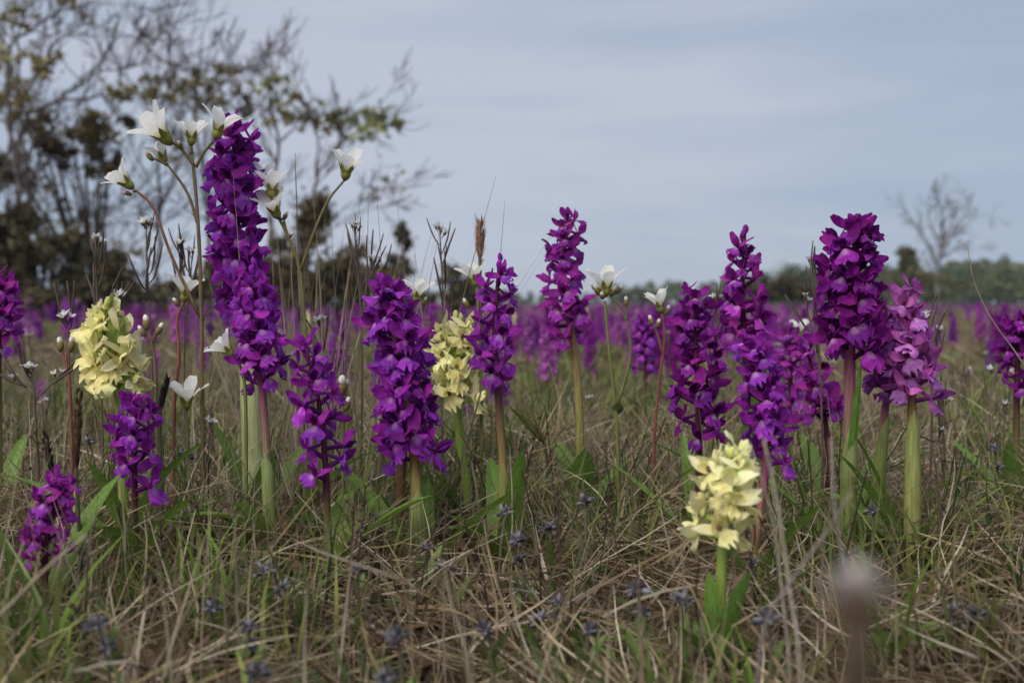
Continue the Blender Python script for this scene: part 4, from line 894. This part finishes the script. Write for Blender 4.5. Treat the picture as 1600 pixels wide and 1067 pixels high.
# ------------------------------------------------------------------ grass
def blades(name, x, y, Ln, w, az, lean, curve, col0, col1, seg, label, lift=None, wob=0.06):
    n = len(x); s = np.linspace(0, 1, seg + 1)
    th = lean[:, None] + curve[:, None] * s[None, :]
    ds = (Ln / seg)[:, None]
    h = np.concatenate([np.zeros((n, 1)), np.cumsum(np.sin(th[:, :-1]) * ds, 1)], 1)
    v = np.concatenate([np.zeros((n, 1)), np.cumsum(np.cos(th[:, :-1]) * ds, 1)], 1)
    lat = wob * Ln[:, None] * np.sin(s[None, :] * RNG.uniform(2, 6, (n, 1)) + RNG.uniform(0, 6, (n, 1))); lat -= lat[:, :1]
    ca, sa = np.cos(az)[:, None], np.sin(az)[:, None]
    X = x[:, None] + ca * h - sa * lat; Y = y[:, None] + sa * h + ca * lat
    G = gz(X, Y); Z = gz(x, y)[:, None] + v + (0 if lift is None else lift[:, None])
    Z = np.maximum(Z, G + 0.002 + 0.004 * s[None, :])
    wd = w[:, None] * np.maximum(0.12, (1 - s[None, :] ** 2.2)) * 0.5
    tw = RNG.uniform(-1.2, 1.2, (n, 1)) + RNG.uniform(-1, 1, (n, 1)) * s[None, :]
    sx, sy, sz = -sa * np.cos(tw), ca * np.cos(tw), np.sin(tw)
    A = np.stack([X - sx * wd, Y - sy * wd, Z - sz * wd], 2); B = np.stack([X + sx * wd, Y + sy * wd, Z + sz * wd], 2)
    V = np.stack([A, B], 2).reshape(-1, 3)
    m = (seg + 1) * 2; k = np.arange(n)[:, None] * m + np.arange(seg)[None, :] * 2
    Fq = np.stack([k, k + 1, k + 3, k + 2], 2).reshape(-1).astype(np.int32)
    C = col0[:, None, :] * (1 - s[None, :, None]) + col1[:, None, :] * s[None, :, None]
    C = np.repeat(C, 2, 1).reshape(-1, 3)
    me = bpy.data.meshes.new(name); me.vertices.add(len(V)); me.vertices.foreach_set('co', V.astype(np.float32).ravel())
    me.loops.add(len(Fq)); me.loops.foreach_set('vertex_index', Fq)
    me.polygons.add(len(Fq) // 4); me.polygons.foreach_set('loop_start', np.arange(0, len(Fq), 4, dtype=np.int32))
    me.polygons.foreach_set('use_smooth', np.ones(len(Fq) // 4, dtype=bool))
    me.update(calc_edges=True)
    a = me.color_attributes.new('col', 'FLOAT_COLOR', 'POINT'); cc = np.ones((len(V), 4), np.float32); cc[:, :3] = C
    a.data.foreach_set('color', cc.ravel()); me.materials.append(M_GRASS)
    return tag(inst(name, me), label, 'grass', kind='stuff')

def scatter(n, d0, d1, power=1.0, margin=0.35):
    """points in the wedge in front of the camera, wider than the view"""
    t = RNG.random(n); d = (d0 ** power + t * (d1 ** power - d0 ** power)) ** (1 / power)
    x = RNG.uniform(-1, 1, n) * (0.62 * d + margin * np.clip(d, .3, 1.2))
    return x, d

def field(x, y, a, b, c): return .5 + .25 * np.sin(x * a + y * b + c) + .25 * np.sin(x * b * 1.3 - y * a * .8 + c * 2.1)

STRAW = np.array([(0.50, 0.41, 0.28), (0.40, 0.31, 0.20), (0.28, 0.20, 0.125), (0.60, 0.52, 0.40), (0.16, 0.11, 0.07), (0.34, 0.28, 0.15), (0.22, 0.16, 0.10)])
GREEN = np.array([(0.13, 0.20, 0.035), (0.17, 0.22, 0.05), (0.09, 0.16, 0.035), (0.22, 0.25, 0.065), (0.10, 0.165, 0.05)])
def pick(P, n): return P[RNG.integers(0, len(P), n)] * RNG.uniform(.62, 1.12, (n, 1))
U = RNG.uniform

def low(y): return np.clip(.42 + .58 * (y - .36) / .45, .42, 1)
def dry(n, d0, d1, wmul, seg, name, hmul=1.0, power=1.0, patch=True):
    x, y = scatter(int(n * 1.6), d0, d1, power)
    x = x + .014 * np.sin(x * 61 + y * 37) + .008 * np.sin(x * 133); y = y + .014 * np.sin(y * 57 - x * 41)
    k = field(x, y, 9, 5, 1.0); k2 = field(x, y, 23, 17, 4.0)
    keep = RNG.random(len(x)) < .35 + .65 * k2
    x, y, k, k2 = (q[keep][:n] for q in (x, y, k, k2)); n = len(x)
    az = U(0, 6.283, n) * .5 + np.where(RNG.random(n) < .5, k * 7, U(0, 6.283, n)); kind = RNG.random(n)
    lie = kind < .45 + .3 * k2
    lean = np.where(lie, U(.9, 1.6, n), np.abs(RNG.normal(0, .42, n)))
    curve = np.where(lie, U(-.5, .7, n), U(-.1, 1.1, n))
    Ln = np.where(lie, U(.04, .15, n), U(.03, .10, n) * (.5 + .9 * k)) * hmul * low(y)
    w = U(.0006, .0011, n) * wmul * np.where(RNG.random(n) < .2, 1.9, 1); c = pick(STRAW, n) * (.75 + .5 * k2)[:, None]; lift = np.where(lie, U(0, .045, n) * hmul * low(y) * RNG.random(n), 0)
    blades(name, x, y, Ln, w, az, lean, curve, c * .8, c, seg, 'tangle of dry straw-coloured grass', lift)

def green(ntuft, per, d0, d1, wmul, seg, name, hmul=1.0, power=1.0, spread=.012):
    cx, cy = scatter(int(ntuft * 2), d0, d1, power); k = field(cx, cy, 5, 7, .3)
    keep = RNG.random(len(cx)) < .12 + .75 * k; cx, cy = cx[keep][:ntuft], cy[keep][:ntuft]; m = len(cx)
    size = U(.6, 1.35, m); hue = pick(GREEN, m)
    idx = np.repeat(np.arange(m), RNG.integers(per // 2, per * 3 // 2, m)); n = len(idx)
    a = U(0, 6.283, n); r_ = np.abs(RNG.normal(0, 1, n)) * spread * size[idx]
    x, y = cx[idx] + np.cos(a) * r_, cy[idx] + np.sin(a) * r_
    lean = np.abs(RNG.normal(.12, .28, n)); curve = U(0, 1.2, n); Ln = U(.035, .095, n) * hmul * size[idx] * low(y)
    w = U(.0011, .0034, n) * wmul * size[idx]; c = hue[idx] * U(.8, 1.2, (n, 1)); tip = np.where(RNG.random((n, 1)) < .3, c * .5 + .5 * pick(STRAW, n), c * 1.1)
    blades(name, x, y, Ln, w, a + RNG.normal(0, .5, n), lean, curve, c * .8, tip, seg, 'green grass tufts growing through the straw')

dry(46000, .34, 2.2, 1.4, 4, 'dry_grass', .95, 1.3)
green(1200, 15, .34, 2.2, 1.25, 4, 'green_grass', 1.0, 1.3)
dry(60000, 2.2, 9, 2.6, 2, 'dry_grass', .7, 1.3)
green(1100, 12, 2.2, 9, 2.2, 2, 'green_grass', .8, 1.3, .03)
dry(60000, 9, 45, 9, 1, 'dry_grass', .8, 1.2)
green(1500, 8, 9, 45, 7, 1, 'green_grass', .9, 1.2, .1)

def weeds(n):
    """low broad-leaved weeds and moss cushions between the tufts"""
    rr = random.Random(31); m = MB()
    for i in range(n):
        d = rr.uniform(.42 ** 1.3, 1.7 ** 1.3) ** (1 / 1.3); x = rr.uniform(-.62, .62) * d; z = gzf(x, d); c = vary(rr.choice([(0.10, 0.16, 0.04), (0.14, 0.19, 0.05), (0.16, 0.17, 0.06), (0.17, 0.11, 0.06)]), rr, .3)
        for k in range(rr.randint(3, 6)):
            a = rr.uniform(0, 6.28); e = rr.uniform(.25, 1.0)
            m.petal(Vector((x, d, z + .004)), Vector((math.cos(a), math.sin(a), e)), Vector((math.cos(a) * .3, math.sin(a) * .3, -1)), rr.uniform(.015, .042), rr.uniform(.006, .012), oval, bend=rr.uniform(.1, .9), cup=-.25, nu=4, nv=2, col=vary(c, rr, .15), rnd=rr)
    tag(m.build('broad_leaved_weeds', M_LEAF), 'small broad-leaved weeds low in the turf', 'weeds', kind='stuff')
weeds(420)
def twigs(n):
    """thin brown withered herb stems with knotty seed cases"""
    rr = random.Random(32); m = MB()
    for i in range(n):
        d = rr.uniform(.5 ** 1.2, 2.6 ** 1.2) ** (1 / 1.2); x = rr.uniform(-.55, .55) * d; b = Vector((x, d, gzf(x, d))); h = rr.uniform(.04, .105) * (.6 if d < .62 else 1)
        c = vary((0.085, 0.06, 0.05), rr, .4); e = b + Vector((rr.uniform(-.25, .25) * h, rr.uniform(-.25, .25) * h, h))
        pa = catmull([b, b.lerp(e, .5) + rvec(rr) * .006, e], 5); m.tube(pa, [.0009, .0008, .0007, .0006, .0005], c, 4, False)
        for k in range(rr.randint(0, 7)):
            p, t = path_at(pa, rr.uniform(.4, 1)); q = p + rvec(rr) * .006 + Vector((0, 0, .003)); m.tube([p, q], .0004, c, 3, False); m.blob(q, .0013, .0017, vary((0.12, 0.085, 0.06), rr, .5), None, 5, 3)
    tag(m.build('withered_herb_stems', M_DRY), 'thin brown withered herb stems standing in the turf', 'dead stems', kind='stuff')
twigs(520)
# long dead stalks standing above the sward, thickest between the tallest orchid and the dense one
def stalks(n, px0, px1, d0, d1, l0, l1):
    d = U(d0, d1, n); x = d * (U(px0, px1, n) - 800) / F
    blades('dead_stalks', x, d, U(l0, l1, n), U(.0009, .0019, n), U(0, 6.283, n), np.abs(RNG.normal(0, .30, n)), U(-.25, .35, n), pick(STRAW[:4], n) * .8, pick(STRAW[:4], n) * .85, 4, 'thin dead grass stalks standing above the turf', wob=.02)
stalks(210, 400, 690, .88, 1.15, .15, .30)
stalks(90, 0, 420, .8, 1.2, .08, .16)
stalks(120, 650, 1650, .8, 1.3, .07, .13)
stalks(110, -100, 1700, .42, .75, .07, .11)

# the brown tussock and a few bent leaves lying in the turf
def tussock(px, d, r, n, label):
    b = foot(px, d); root = empty('grass_tussock', b); m = MB(); rr = random.Random(4)
    for i in range(n):
        a = rr.uniform(0, 6.28); ln = rr.uniform(.5, 1.0) * r * 2; dd = Vector((math.cos(a) * .7, math.sin(a) * .7, rr.uniform(.5, 1.1)))
        m.petal(Vector((math.cos(a), math.sin(a), 0)) * rr.uniform(0, .35) * r, dd, Vector((math.cos(a), math.sin(a), -.6)), ln, .0022, blade_prof, bend=rr.uniform(1.0, 2.4), nu=5, nv=1, col=vary((0.21, 0.155, 0.095), rr, .45), rnd=rr)
    m.build('blades', M_GRASS, root)['kind'] = 'stuff'
    st = MB(); st.blob(Vector((0, 0, .004)), r * .35, .012, (0.12, 0.09, 0.05), None, 10, 5, .15); st.build('crown_base', M_DRY, root)
    tag(root, label, 'grass')
tussock(1548, 1.15, .05, 260, 'rounded brown tussock of dead grass behind the pale lilac orchid')

# ------------------------------------------------------------------ the air
def haze():
    m = bpy.data.materials.new('haze'); m.use_nodes = True; t = m.node_tree; t.nodes.clear()
    o = t.nodes.new('ShaderNodeOutputMaterial'); v = t.nodes.new('ShaderNodeVolumePrincipled')
    v.inputs['Color'].default_value = (0.82, 0.90, 1.0, 1); v.inputs['Density'].default_value = 0.0008
    t.links.new(v.outputs['Volume'], o.inputs['Volume'])
    mb = MB(); X, Y0, Y1, Z0, Z1 = 1600, -1600, 1600, -1.2, 9.0
    for x in (-X, X):
        for y in (Y0, Y1):
            for z in (Z0, Z1): mb.v.append(Vector((x, y, z)))
    mb.f += [(0, 1, 3, 2), (4, 6, 7, 5), (0, 4, 5, 1), (2, 3, 7, 6), (0, 2, 6, 4), (1, 5, 7, 3)]
    o_ = mb.build('haze', m, smooth=False); tag(o_, 'thin pale haze over the whole meadow', 'haze', kind='stuff')
haze()
